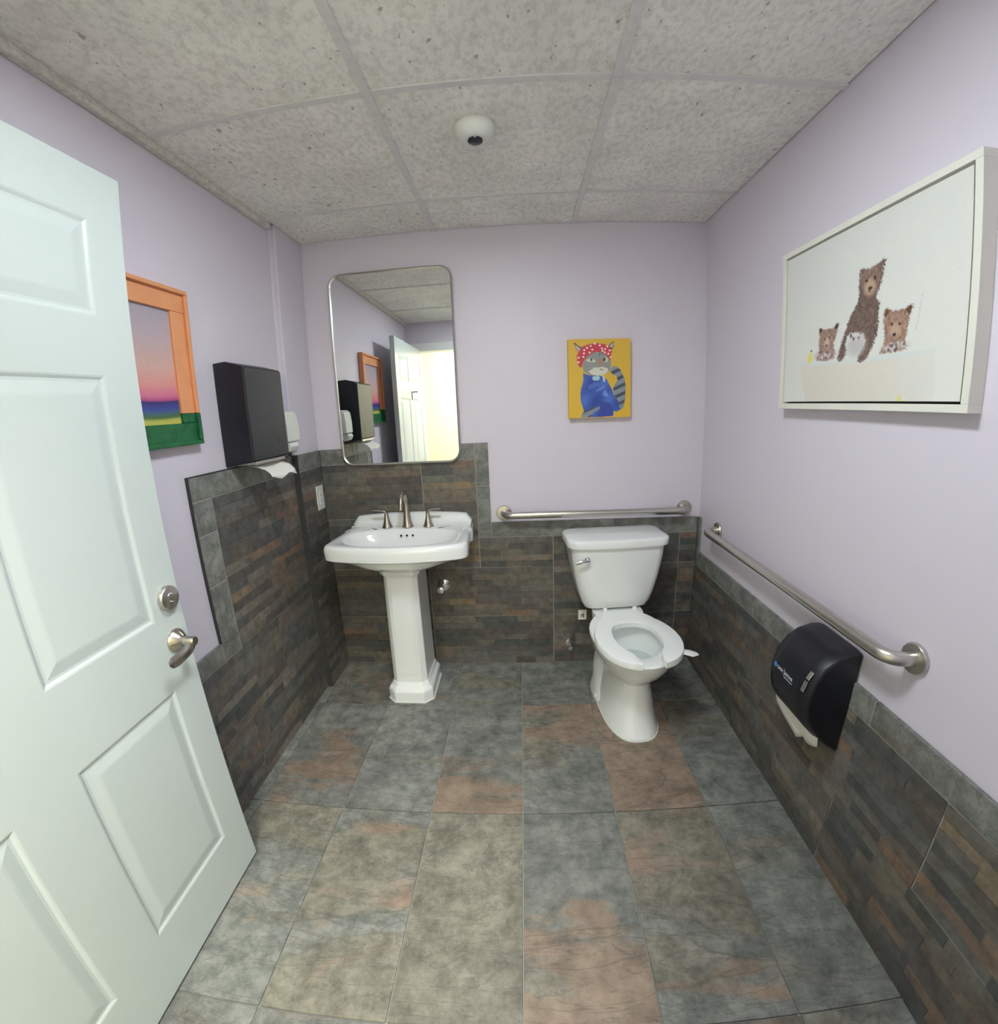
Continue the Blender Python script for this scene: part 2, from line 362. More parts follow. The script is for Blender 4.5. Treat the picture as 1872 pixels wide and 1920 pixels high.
# ------------------------------------------------------------------ wall tiles
unit = bpy.data.meshes.new('stone_strip'); bm = BM(); add_box(bm, (-.5,-.5,-.5), (.5,.5,.5)); bm.to_mesh(unit); bm.free(); unit.materials.append(M['strip'])
TG = .0019
def wpos(wall, u, z, n):
    """u along the wall, n out of it, to world"""
    ax, plane, sgn = wall
    return Vector((u, plane + sgn * n, z)) if ax == 'y' else Vector((plane + sgn * n, -u, z))
def wbox(wall, u0, u1, z0, z1, n0, n1):
    a, b = wpos(wall, u0, z0, n0), wpos(wall, u1, z1, n1); return box(a, b)
def plain_tile(parent, wall, u0, u1, z0, z1, thick=.0116, tan=-.16, rust=-.22, bev=.0025):
    c = wpos(wall, (u0+u1)/2, (z0+z1)/2, 0)
    o = obj('tile', wbox(wall, u0 + TG, u1 - TG, z0 + TG, z1 - TG, 0, thick), M['slate'], parent, origin=c, bevel=bev, seg=2)
    o['tan'] = float(tan); o['tan_drift'] = 0.0; o['rust'] = float(rust); o['rust_drift'] = 0.0
    return o
def strip_tile(parent, wall, u0, u1, z0, z1, base=.0098, cut=None):
    c = wpos(wall, (u0+u1)/2, (z0+z1)/2, 0)
    o = obj('tile', wbox(wall, u0 + TG, u1 - TG, z0 + TG, z1 - TG, 0, base), M['body'], parent, origin=c)
    hh = z1 - z0 - 2 * TG; rows = max(1, round(hh / .0365)); rh = hh / rows; z = z0 + TG
    for r in range(rows):
        u = u0 + TG; end = u1 - TG
        while u < end - 1e-4:
            l = random.uniform(.09, .30)
            if end - (u + l) < .07: l = end - u
            th = base + random.choice((.0008, .0016, .0026, .0036))
            s = bpy.data.objects.new('stone_strip', unit); COL.objects.link(s); s.parent = o
            ctr = wpos(wall, u + l/2, z + rh/2, (base - .001 + th) / 2)
            s.location = ctr - c; dn = th - base + .001
            s.scale = (l - .0006, dn, rh - .0006) if wall[0] == 'y' else (dn, l - .0006, rh - .0006)
            u += l
        z += rh
def grout(parent, wall, u0, u1, z0, z1, n=.0094):
    return obj('grout', wbox(wall, u0, u1, z0, z1, 0, n), M['grout'], parent)
BK = ('y', 0.0, -1); RT = ('x', W, -1); LF = ('x', LX, 1); LF2 = ('x', LX2, 1)
# back wall, from the left corner (u = x)
B0 = LX2 + .0105
grout(wall_back, BK, B0, W - .012, 0, .84); grout(wall_back, BK, B0, .915, .84, 1.262)
cols = [B0, .565, 1.245, 1.925, W - .012]
for z0, z1 in ((0, .30), (.30, .59)):
    for a, b in zip(cols, cols[1:]): strip_tile(wall_back, BK, a, b, z0, z1)
for a, b in ((B0, .565), (.565, .85)): strip_tile(wall_back, BK, a, b, .59, .88)
for a, b in ((.85, 1.245), (1.245, 1.925), (1.925, W - .012)): strip_tile(wall_back, BK, a, b, .59, .76)
for a, b in ((B0, .565), (.565, .85)): strip_tile(wall_back, BK, a, b, .88, 1.18)
for a, b in ((B0, .565), (.565, .85)): plain_tile(wall_back, BK, a, b, 1.18, 1.265)
plain_tile(wall_back, BK, .85, .92, 1.04, 1.265); plain_tile(wall_back, BK, .85, .92, .76, 1.04, tan=-.02, rust=-.1)
for a, b in ((.92, 1.565), (1.565, W - .012)): plain_tile(wall_back, BK, a, b, .76, .845)
# right wall (u = -y)
RE = -YF
grout(wall_right, RT, .012, RE, 0, .655); 
for z0, z1, js in ((0, .29, (.012, .60, 1.28, 1.96, RE)), (.29, .575, (.045, .24, .92, 1.60, RE))):
    for a, b in zip(js, js[1:]): strip_tile(wall_right, RT, a, b, z0, z1)
strip_tile(wall_right, RT, .012, .045, .29, .575)
for k, (a, b) in enumerate(zip((.045, .65, 1.33, 2.0), (.65, 1.33, 2.0, RE))): plain_tile(wall_right, RT, a, b, .575, .66, tan=(-.16, -.12, -.08, -.1)[k], rust=(-.22, -.2, -.02, -.05)[k])
# little return at the corner where the back cap steps down to the right wall
grout(wall_right, RT, .012, .042, .655, .835)
plain_tile(wall_right, RT, .012, .045, .575, .78); plain_tile(wall_right, RT, .012, .045, .78, .845)
# left wall main plane (u = -y)
LE = -YF
grout(wall_left, LF, -JY + .002, .968, 0, 1.262); grout(wall_left, LF, .968, LE, 0, .66)
for z0, z1, js in ((0, .30, (-JY - .0018, .90, 1.58, LE)), (.30, .59, (-JY - .0018, .59, 1.27, 1.95, LE)), (.59, .88, (-JY - .0018, .865)), (.88, 1.18, (-JY - .0018, .865))):
    for a, b in zip(js, js[1:]): strip_tile(wall_left, LF, a, b, z0, z1)
plain_tile(wall_left, LF, -JY, .60, 1.18, 1.265); plain_tile(wall_left, LF, .60, .97, 1.18, 1.265)
for z0, z1 in ((.59, .875), (.875, 1.06), (1.06, 1.18)): plain_tile(wall_left, LF, .865, .97, z0, z1)
plain_tile(wall_left, LF, .97, 1.50, .59, .665, tan=-.03, rust=-.12); plain_tile(wall_left, LF, 1.50, LE, .59, .665)
# left wall, furred-out end by the corner
grout(wall_left, LF2, .012, -JY, 0, 1.262)
for z0, z1 in ((0, .30), (.30, .59), (.59, .88), (.88, 1.18)): strip_tile(wall_left, LF2, .012, -JY - .0, z0, z1)
plain_tile(wall_left, LF2, .012, -JY, 1.18, 1.265)
for x0, x1, z in ((LX2, LX2 + .0108, 1.262), (W - .0125, W, .84)): obj('corner_joint', box((x0, -.0115, 0), (x1, 0, z)), M['body'], wall_back)
# metal edge strips that finish the tile
for nm, bb in (('edge_strip', wbox(LF, .970, .9722, .662, 1.266, 0, .0125)), ('edge_strip', wbox(LF, .26, .9722, 1.2648, 1.2665, 0, .0125))):
    obj(nm, bb, M['body'], wall_left)
obj('edge_strip', box((LX + .012, JY - .002, 0), (LX2 + .012, JY, 1.264)), M['body'], wall_left)

# ------------------------------------------------------------------ painted panels (print on a flat sheet, as vertex colours)
def lin(c):
    c = np.asarray(c, float) / 255; return np.where(c <= .04045, c / 12.92, ((c + .055) / 1.055) ** 2.4)
class Canvas:
    def __init__(s, nx, ny, bg, asp):
        s.u, s.v = np.meshgrid((np.arange(nx + 1)) / nx, (np.arange(ny + 1)) / ny); s.nx, s.ny, s.asp = nx, ny, asp
        s.c = np.zeros((ny + 1, nx + 1, 3)); s.c[:] = bg; s.rng = np.random.default_rng(3)
        s.jit = s.rng.normal(0, 1, s.u.shape)
    def blend(s, m, col):
        col = np.asarray(col, float); s.c = s.c * (1 - m[..., None]) + col * m[..., None]
    def poly(s, pts, col, fur=0.0, fn=None, a=1.0, grain=0.0):
        u = s.u + s.jit * fur; v = s.v + np.roll(s.jit, 7, 1) * fur; ins = np.zeros(u.shape, bool); n = len(pts)
        for i in range(n):
            (x0, y0), (x1, y1) = pts[i], pts[(i + 1) % n]
            if y0 == y1: continue
            ins ^= ((y0 > v) != (y1 > v)) & (u < (x1 - x0) * (v - y0) / (y1 - y0) + x0)
        m = ins.astype(float) * a
        if fn is not None: col = fn(s.u, s.v) if callable(fn) else col
        if grain: col = np.asarray(col, float) + grain * (s.jit + .8 * np.roll(s.jit, 1, 0) + .8 * np.roll(s.jit, 2, 0))[..., None]
        s.blend(m, col)
    def ell(s, e, col, soft=.25, a=1.0):
        x, y, rx, ry = e; d = np.sqrt(((s.u - x) / rx) ** 2 + ((s.v - y) / ry) ** 2)
        s.blend(np.clip((1 + soft - d) / (2 * soft), 0, 1) * a, col)
    def noise(s, amt): s.c = np.clip(s.c + s.jit[..., None] * amt, 0, 255)
    def build(s, name, P, parent, rough=.6):
        """P(u, v) gives the world point of a canvas position"""
        me = bpy.data.meshes.new(name); o00, ou, ov = Vector(P(0, 0)), Vector(P(1, 0)) - Vector(P(0, 0)), Vector(P(0, 1)) - Vector(P(0, 0))
        o00 = np.array(o00); co = o00 + s.u[..., None] * np.array(ou) + s.v[..., None] * np.array(ov) - np.array(world_loc(parent))
        w = s.nx + 1; i = np.arange(s.ny)[:, None] * w + np.arange(s.nx)[None]; q = np.stack([i, i + w, i + w + 1, i + 1], -1).reshape(-1, 4)
        me.from_pydata(co.reshape(-1, 3).tolist(), [], q.tolist())
        at = me.color_attributes.new('print', 'FLOAT_COLOR', 'POINT'); col = np.ones((w * (s.ny + 1), 4)); col[:, :3] = lin(np.clip(s.c, 0, 255)).reshape(-1, 3)
        at.data.foreach_set('color', col.ravel().astype(np.float32))
        m = bpy.data.materials.new(name + '_ink'); m.use_nodes = True; b = m.node_tree.nodes['Principled BSDF']; b.inputs['Roughness'].default_value = rough
        a = m.node_tree.nodes.new('ShaderNodeAttribute'); a.attribute_name = 'print'; m.node_tree.links.new(a.outputs['Color'], b.inputs['Base Color'])
        me.materials.append(m); ob = bpy.data.objects.new(name, me); COL.objects.link(ob); ob.parent = parent
        return ob

# ---- bear print on the right wall
BP= {"tub":[[0.13,0.756],[0.185,1.004],[0.907,1.004],[0.888,0.777]],"rim":[[0.091,0.727],[0.394,0.756],[0.887,0.756],[0.888,0.781],[0.516,0.783],[0.13,0.763]],"bearc":[[0.519,0.252],[0.542,0.263],[0.567,0.275],[0.604,0.265],[0.621,0.258],[0.637,0.248],[0.648,0.26],[0.646,0.281],[0.639,0.306],[0.637,0.337],[0.627,0.375],[0.619,0.408],[0.606,0.437],[0.622,0.469],[0.625,0.502],[0.622,0.54],[0.627,0.577],[0.621,0.621],[0.613,0.658],[0.601,0.698],[0.585,0.733],[0.572,0.76],[0.552,0.777],[0.527,0.779],[0.519,0.769],[0.525,0.746],[0.543,0.704],[0.561,0.667],[0.549,0.638],[0.506,0.608],[0.469,0.606],[0.448,0.629],[0.442,0.669],[0.452,0.696],[0.446,0.735],[0.428,0.758],[0.406,0.76],[0.396,0.744],[0.406,0.694],[0.421,0.644],[0.436,0.596],[0.449,0.548],[0.469,0.502],[0.494,0.458],[0.51,0.433],[0.513,0.396],[0.507,0.354],[0.512,0.317],[0.51,0.283],[0.515,0.26]],"face":[[0.537,0.273],[0.606,0.275],[0.63,0.325],[0.613,0.385],[0.597,0.425],[0.552,0.412],[0.525,0.356],[0.518,0.3]],"bearr":[[0.652,0.519],[0.664,0.513],[0.684,0.525],[0.693,0.538],[0.722,0.533],[0.751,0.54],[0.763,0.525],[0.778,0.517],[0.787,0.527],[0.784,0.552],[0.773,0.579],[0.767,0.617],[0.764,0.658],[0.76,0.692],[0.767,0.744],[0.704,0.748],[0.636,0.746],[0.654,0.715],[0.66,0.675],[0.655,0.629],[0.651,0.592],[0.648,0.546]],"bearl":[[0.26,0.54],[0.276,0.527],[0.296,0.548],[0.327,0.548],[0.364,0.552],[0.375,0.535],[0.391,0.525],[0.399,0.54],[0.388,0.575],[0.379,0.61],[0.369,0.65],[0.375,0.69],[0.375,0.735],[0.313,0.748],[0.245,0.731],[0.27,0.673],[0.264,0.627],[0.266,0.583]],"ear1":[[0.654,0.529],[0.666,0.521],[0.679,0.529],[0.667,0.55],[0.657,0.565]],"ear2":[[0.754,0.544],[0.77,0.527],[0.785,0.531],[0.773,0.575]],"ear3":[[0.264,0.54],[0.275,0.533],[0.287,0.55],[0.272,0.575]],"ear4":[[0.369,0.548],[0.39,0.529],[0.394,0.546],[0.382,0.569]],"tri":[[0.739,1.002],[0.755,0.958],[0.769,1.002]],"line":[[0.821,0.479],[0.825,0.481],[0.807,0.658],[0.801,0.656]]}
BE= {"muz":[0.57,0.375,0.03,0.046],"nose":[0.573,0.381,0.011,0.009],"mouth":[0.57,0.396,0.008,0.008],"eye1":[0.597,0.333,0.006,0.011],"eye2":[0.552,0.335,0.006,0.009],"foam":[0.507,0.679,0.053,0.063],"eye3":[0.693,0.602,0.006,0.008],"eye4":[0.73,0.608,0.006,0.007],"muzr":[0.71,0.635,0.027,0.036],"noser":[0.707,0.658,0.008,0.009],"eye5":[0.307,0.61,0.005,0.007],"eye6":[0.339,0.606,0.006,0.007],"muzl":[0.321,0.635,0.019,0.03],"nosel":[0.321,0.652,0.007,0.006],"duck":[0.203,0.717,0.022,0.029],"duckh":[0.207,0.688,0.014,0.014],"beak":[0.212,0.669,0.006,0.006],"foamr":[0.712,0.721,0.055,0.021],"foaml":[0.31,0.706,0.063,0.027]}
CP= {"ear1":[[0.094,0.041],[0.114,0.045],[0.16,0.08],[0.223,0.105],[0.18,0.175],[0.134,0.131],[0.105,0.073]],"ear1i":[[0.107,0.061],[0.168,0.096],[0.206,0.121],[0.177,0.169],[0.135,0.118]],"ear2":[[0.638,0.096],[0.687,0.054],[0.728,0.035],[0.734,0.067],[0.716,0.131],[0.684,0.131]],"ear2i":[[0.654,0.096],[0.719,0.048],[0.726,0.067],[0.704,0.121]],"cap":[[0.223,0.099],[0.296,0.073],[0.376,0.061],[0.44,0.051],[0.504,0.061],[0.583,0.07],[0.645,0.099],[0.692,0.131],[0.698,0.175],[0.681,0.207],[0.696,0.239],[0.678,0.271],[0.655,0.258],[0.609,0.207],[0.531,0.169],[0.436,0.162],[0.322,0.207],[0.257,0.258],[0.222,0.322],[0.205,0.36],[0.166,0.334],[0.141,0.271],[0.139,0.207],[0.173,0.15]],"face":[[0.257,0.258],[0.323,0.201],[0.436,0.162],[0.531,0.169],[0.609,0.207],[0.667,0.264],[0.689,0.315],[0.678,0.379],[0.633,0.424],[0.584,0.449],[0.503,0.468],[0.376,0.462],[0.297,0.436],[0.239,0.404],[0.23,0.334]],"white":[[0.314,0.411],[0.412,0.36],[0.492,0.36],[0.528,0.354],[0.587,0.36],[0.642,0.385],[0.616,0.43],[0.568,0.455],[0.471,0.468],[0.377,0.449]],"nosebr":[[0.48,0.252],[0.544,0.252],[0.57,0.296],[0.528,0.35],[0.493,0.322]],"body":[[0.238,0.424],[0.297,0.449],[0.392,0.462],[0.519,0.462],[0.566,0.487],[0.621,0.519],[0.643,0.564],[0.696,0.64],[0.732,0.723],[0.817,0.806],[0.814,0.869],[0.845,0.895],[0.78,0.927],[0.724,0.92],[0.718,0.984],[0.419,0.994],[0.26,0.984],[0.232,0.882],[0.195,0.793],[0.187,0.704],[0.203,0.608],[0.234,0.532]],"tail":[[0.812,0.914],[0.885,0.876],[0.909,0.793],[0.921,0.672],[0.914,0.564],[0.885,0.481],[0.841,0.398],[0.779,0.354],[0.723,0.347],[0.674,0.379],[0.673,0.417],[0.719,0.459],[0.766,0.468],[0.788,0.532],[0.754,0.564],[0.712,0.627],[0.732,0.723],[0.817,0.806]],"paw":[[0.184,0.994],[0.23,0.927],[0.343,0.882],[0.464,0.85],[0.507,0.866],[0.486,0.895],[0.421,0.927],[0.339,0.994]],"eye1":[[0.28,0.264],[0.337,0.245],[0.4,0.252],[0.439,0.283],[0.43,0.296],[0.367,0.29],[0.303,0.283]],"eye2":[[0.544,0.252],[0.6,0.232],[0.639,0.258],[0.63,0.29],[0.574,0.293]],"mouth":[[0.49,0.395],[0.527,0.376],[0.574,0.398],[0.526,0.389]],"badge":[[0.392,0.468],[0.495,0.468],[0.506,0.497],[0.481,0.525],[0.401,0.525],[0.379,0.494]],"tie":[[0.543,0.462],[0.571,0.475],[0.588,0.541],[0.56,0.538]],"fold1":[[0.448,0.653],[0.602,0.583],[0.561,0.621],[0.456,0.666]],"fold2":[[0.542,0.697],[0.593,0.627],[0.599,0.659],[0.652,0.736],[0.573,0.729]],"fold3":[[0.307,0.583],[0.405,0.545],[0.515,0.564],[0.434,0.608],[0.321,0.64]],"dk":[[0.491,0.787],[0.665,0.812],[0.717,0.895],[0.714,0.978],[0.459,0.978],[0.502,0.895]]}
CD= [[0.302,0.111],[0.363,0.087],[0.428,0.061],[0.507,0.083],[0.626,0.099],[0.259,0.138],[0.387,0.134],[0.541,0.123],[0.59,0.131],[0.663,0.15],[0.548,0.153],[0.253,0.179],[0.344,0.171],[0.642,0.192],[0.168,0.231],[0.243,0.224],[0.165,0.287],[0.677,0.236],[0.587,0.172]]

fy0, fy1, fz0, fz1 = -.732, -1.445, 1.408, 1.922; xf = W - .038
t = thing('framed_print', 'large cream framed print of three bear cubs in a bathtub on right wall', 'picture', (W, (fy0+fy1)/2, fz0))
fw = .018
for a, b in (((fy0, fz0), (fy1, fz0 + fw)), ((fy0, fz1 - fw), (fy1, fz1)), ((fy0, fz0 + fw), (fy0 - fw, fz1 - fw)), ((fy1, fz0 + fw), (fy1 + fw, fz1 - fw))):
    obj('frame_bar', box((W, a[0], a[1]), (xf, b[0], b[1])), M['frame_white'], t, bevel=.0012)
obj('backing', box((W, fy0 - fw, fz0 + fw), (W - .012, fy1 + fw, fz1 - fw)), M['charcoal'], t)
ay0, ay1, az0, az1 = -.756, -1.421, 1.432, 1.898
cnv = obj('canvas', box((W - .012, ay0, az0), (W - .0335, ay1, az1)), M['frame_white'], t)
c = Canvas(300, 210, (216, 217, 212), 1.4)
c.c += (np.array([8, 7, 6]) * np.clip(c.v[..., None] * 1.3 - .4, 0, 1)) + np.array([5, 5, 4]) * np.clip(c.u[..., None] - .5, 0, 1)
fade = np.clip((1.05 - c.u) / .45, 0, 1)
def tubfade(u, v): return np.stack([fade * a + (1 - fade) * b for a, b in ((219, 222), (213, 224), (202, 220))], -1)
c.poly(BP['tub'], None, fn=tubfade); c.poly(BP['rim'], (214, 219, 216), a=.8)
c.poly(BP['line'], (196, 202, 202), a=.7)
fur = .0035
brown, dk = (112, 92, 84), (84, 68, 64)
c.poly(BP['bearc'], brown, fur, grain=8)
m_ = np.clip((c.v - .45) / .25, 0, 1)
c.poly(BP['face'], (140, 114, 98), fur, a=.8, grain=7); c.ell(BE['foam'], (196, 192, 190), .35); c.ell(BE['muz'], (184, 156, 132), .3)
c.ell(BE['mouth'], (120, 100, 88)); c.ell(BE['nose'], (46, 38, 40)); c.ell(BE['eye1'], (40, 30, 32)); c.ell(BE['eye2'], (40, 30, 32))
c.poly(BP['bearr'], (158, 126, 110), fur, grain=9); c.poly(BP['ear1'], (96, 72, 50)); c.poly(BP['ear2'], (96, 72, 50))
c.ell(BE['foamr'], (186, 172, 170), .5, .8); c.ell(BE['muzr'], (188, 158, 134), .4); c.ell(BE['noser'], (50, 40, 44)); c.ell(BE['eye3'], (60, 40, 36)); c.ell(BE['eye4'], (60, 40, 36))
c.poly(BP['bearl'], (154, 126, 112), fur, grain=9); c.poly(BP['ear3'], (60, 46, 44)); c.poly(BP['ear4'], (60, 46, 44))
c.ell(BE['foaml'], (172, 152, 148), .5, .7); c.ell(BE['muzl'], (196, 168, 156), .4); c.ell(BE['nosel'], (56, 44, 46)); c.ell(BE['eye5'], (90, 66, 60)); c.ell(BE['eye6'], (90, 66, 60))
rg = np.random.default_rng(5)
for k, n in (('foamr', 30), ('foaml', 26), ('foam', 14)):
    x, y, rx, ry = BE[k]
    for _ in range(n):
        a, r = rg.uniform(0, 6.28), rg.uniform(0, .9)**.5; yy = y + ry * r * math.sin(a) - (ry * .8 if k == 'foam' else 0) * 1.0
        c.ell((x + rx * r * math.cos(a) * .9, yy if k != 'foam' else y - ry * .75 + rg.uniform(-.02, .02), .006, .009), (214, 206, 204) if rg.random() < .6 else (96, 78, 76), .3, .85)
c.ell(BE['duck'], (226, 214, 130), .3); c.ell(BE['duckh'], (226, 216, 140), .3); c.ell(BE['beak'], (70, 66, 50), .3); c.poly(BP['tri'], (222, 218, 140))
c.noise(1.3)
c.build('print', lambda u, v: (W - .0338, lerp(ay0, ay1, u), lerp(az1, az0, v)), t, .45)

# ---- cat canvas on the back wall
cx0, cx1, cz0, cz1 = 1.331, 1.637, 1.370, 1.750; cyf = -.036
t = thing('canvas_painting', 'small yellow canvas of a grey cat in a red spotted headscarf', 'picture', ((cx0+cx1)/2, 0, cz0))
obj('canvas', box((cx0, 0, cz0), (cx1, cyf, cz1)), mat('canvas_side_yellow', srgb(206, 166, 52), .7, bump=(500, .3)), t, bevel=.002)
c = Canvas(150, 186, (222, 180, 62), .8)
c.c += np.array([8, 4, -14]) * (c.v[..., None] - .4)
def shaded(base, amp, fx_, fy_):
    return lambda u, v: np.asarray(base, float) + amp * np.sin(u * fx_ + np.sin(v * fy_) * 2)[..., None]
c.poly(CP['ear1'], (70, 66, 74)); c.poly(CP['ear1i'], (196, 182, 180)); c.poly(CP['ear2'], (70, 66, 74)); c.poly(CP['ear2i'], (196, 182, 180))
stripe = lambda u, v: np.where((np.sin((v * 1.0 + u * .35) * 58)[..., None]) > .25, np.array([74., 80, 92]), np.array([138., 146, 156]))
c.poly(CP['tail'], None, .003, fn=stripe)
c.poly(CP['body'], None, fn=lambda u, v: np.array([62., 92, 176]) + (np.sin(u * 16 + v * 9) * np.sin(v * 14))[..., None] * np.array([16., 22, 24]))
c.poly(CP['dk'], (52, 66, 158), a=.8); c.poly(CP['fold3'], (92, 128, 204), .004, a=.6); c.poly(CP['fold1'], (116, 152, 218), .003); c.poly(CP['fold2'], (112, 146, 214), .003)
c.poly(CP['paw'], None, .003, fn=stripe)
c.poly(CP['face'], (146, 148, 144), .003); c.poly(CP['white'], (216, 212, 198), .004)
for k in range(5): c.ell((.50 + k * .035, .165 + abs(k - 2) * .012, .008, .03), (84, 84, 88), .4, .7)
c.poly(CP['cap'], (204, 62, 76), .001); c.poly(CP['nosebr'], (176, 132, 112), .003)
for p in CD: c.ell((p[0], p[1], .016, .011), (250, 244, 240), .2)
c.poly(CP['eye1'], (206, 206, 186)); c.poly(CP['eye2'], (206, 206, 186)); c.ell((.37, .262, .018, .014), (60, 64, 60)); c.ell((.575, .262, .022, .02), (60, 56, 60))
c.poly(CP['mouth'], (70, 56, 56)); c.poly(CP['badge'], (176, 206, 216)); c.poly(CP['tie'], (214, 220, 210))
c.noise(2.5)
c.build('painting', lambda u, v: (lerp(cx0, cx1, u), cyf - .0004, lerp(cz1, cz0, v)), t, .5)

# ---- sunset picture on the left wall
py1, py0, pz0, pz1 = -.885, -1.33, 1.372, 1.872; ZG = 1.475
t = thing('framed_painting', 'sunset painting in a chunky orange and green frame beside the door', 'picture', (LX, (py0+py1)/2, pz0))
orange = mat('orange_frame_paint', srgb(232, 160, 112), .5, bump=(60, .2), mottle=(14, .08)); green = mat('green_frame_paint', srgb(34, 112, 66), .45, mottle=(40, .35))
bwid = .072
def bar(name, a, b, m, lab):
    o = obj(name, box((LX, a[0], a[1]), (LX + .022, b[0], b[1])), m, t, bevel=.003, label=lab)
bar('frame_bar', (py0, pz1 - bwid), (py1, pz1), orange, 'orange top bar'); bar('frame_bar', (py0, pz0), (py1, pz0 + bwid), green, 'green bottom bar')
for a, b in ((py0, py0 + bwid), (py1 - bwid, py1)):
    bar('frame_bar', (a, ZG), (b, pz1 - bwid), orange, 'orange side bar'); bar('frame_bar', (a, pz0 + bwid), (b, ZG), green, 'green lower side bar')
for a, b, m in (((py0, pz1 - .014), (py1, pz1), orange), ((py0, ZG), (py0 + .014, pz1 - .014), orange), ((py1 - .014, ZG), (py1, pz1 - .014), orange), ((py0, pz0), (py1, pz0 + .014), green), ((py0, pz0 + .014), (py0 + .014, ZG), green), ((py1 - .014, pz0 + .014), (py1, ZG), green)):
    obj('frame_lip', box((LX + .022, a[0], a[1]), (LX + .034, b[0], b[1])), m, t, bevel=.003)
c = Canvas(60, 120, (0, 0, 0), .8)
sky = [(0, (172,164,176)), (.25, (190,170,176)), (.5, (214,172,160)), (.66, (222,150,146)), (.75, (214,118,150)), (.79, (176,76,128)), (.80, (60,52,112)), (.86, (64,76,158)), (.90, (72,104,120)), (.935, (80,112,64)), (.96, (186,186,92)), (1.0, (200,196,84))]
vv = c.v + np.sin(c.u * 7) * .008
for k in range(3): c.c[..., k] = np.interp(vv, [s[0] for s in sky], [s[1][k] for s in sky])
c.noise(2)
c.build('painting', lambda u, v: (LX + .012, lerp(py0 + bwid, py1 - bwid, u), lerp(pz1 - bwid, pz0 + bwid, v)), t, .5)

# ------------------------------------------------------------------ mirror
mx0, mx1, mz0, mz1 = .158, .783, 1.174, 2.135; my = -.034
def rr2(x0, x1, z0, z1, r, y, n=8):
    out = []
    for cx_, cz_, a0 in ((x1 - r, z1 - r, 0), (x0 + r, z1 - r, 90), (x0 + r, z0 + r, 180), (x1 - r, z0 + r, 270)):
        for k in range(n + 1): a = math.radians(a0 + 90 * k / n); out.append(Vector((cx_ + r * math.cos(a), y, cz_ + r * math.sin(a))))
    return out
t = thing('wall_mirror', 'tall round-cornered wall mirror in a thin silver frame above sink', 'mirror', ((mx0+mx1)/2, 0, mz0))
bm = BM(); R0 = .062
rings = [rr2(mx0, mx1, mz0, mz1, R0, 0), rr2(mx0, mx1, mz0, mz1, R0, my), rr2(mx0 + .004, mx1 - .004, mz0 + .004, mz1 - .004, R0 - .004, my - .003), rr2(mx0 + .009, mx1 - .009, mz0 + .009, mz1 - .009, R0 - .009, my), rr2(mx0 + .009, mx1 - .009, mz0 + .009, mz1 - .009, R0 - .009, my + .005)]
loft(bm, rings, False, False); obj('frame', bm, M['steel'], t, smooth=False)
bm = BM(); loft(bm, [rr2(mx0 + .009, mx1 - .009, mz0 + .009, mz1 - .009, R0 - .009, -.02), rr2(mx0 + .009, mx1 - .009, mz0 + .009, mz1 - .009, R0 - .009, my + .003)]); obj('glass', bm, M['mirror'], t)

# ------------------------------------------------------------------ grab bars
def grab_bar(wall, u0, u1, z, label, group='steel grab bars', sag=0.0):
    c = wpos(wall, (u0+u1)/2, z, 0); t = thing('grab_bar', label, 'grab bar', c, group)
    off = .072; rb = .0185; R_ = .05
    pts = [wpos(wall, u0, z, .004), wpos(wall, u0, z, off - R_)]
    for k in range(1, 7): a = PI/2 * k/6; pts.append(wpos(wall, u0 + R_ * (1 - math.cos(a)), z, off - R_ + R_ * math.sin(a)))
    for k in range(6, -1, -1): a = PI/2 * k/6; pts.append(wpos(wall, u1 - R_ * (1 - math.cos(a)), z, off - R_ + R_ * math.sin(a)))
    pts.append(wpos(wall, u1, z, .004))
    obj('bar', tube(BM(), pts, rb, 20), M['steel'], t, smooth=True)
    nrm = wpos(wall, 0, 0, 1) - wpos(wall, 0, 0, 0)
    for u in (u0, u1):
        obj('flange', lathe(BM(), [(.0385, 0), (.040, .002), (.040, .008), (.037, .0115), (.024, .013), (.0195, .013)], wpos(wall, u, z, .0005), nrm, 32), M['steel'], t, smooth=True)
grab_bar(BK, .990, 1.942, .892, 'horizontal steel grab bar on the back wall above the toilet')
grab_bar(RT, .242, 1.405, .830, 'long steel grab bar on the right wall above the paper dispenser')

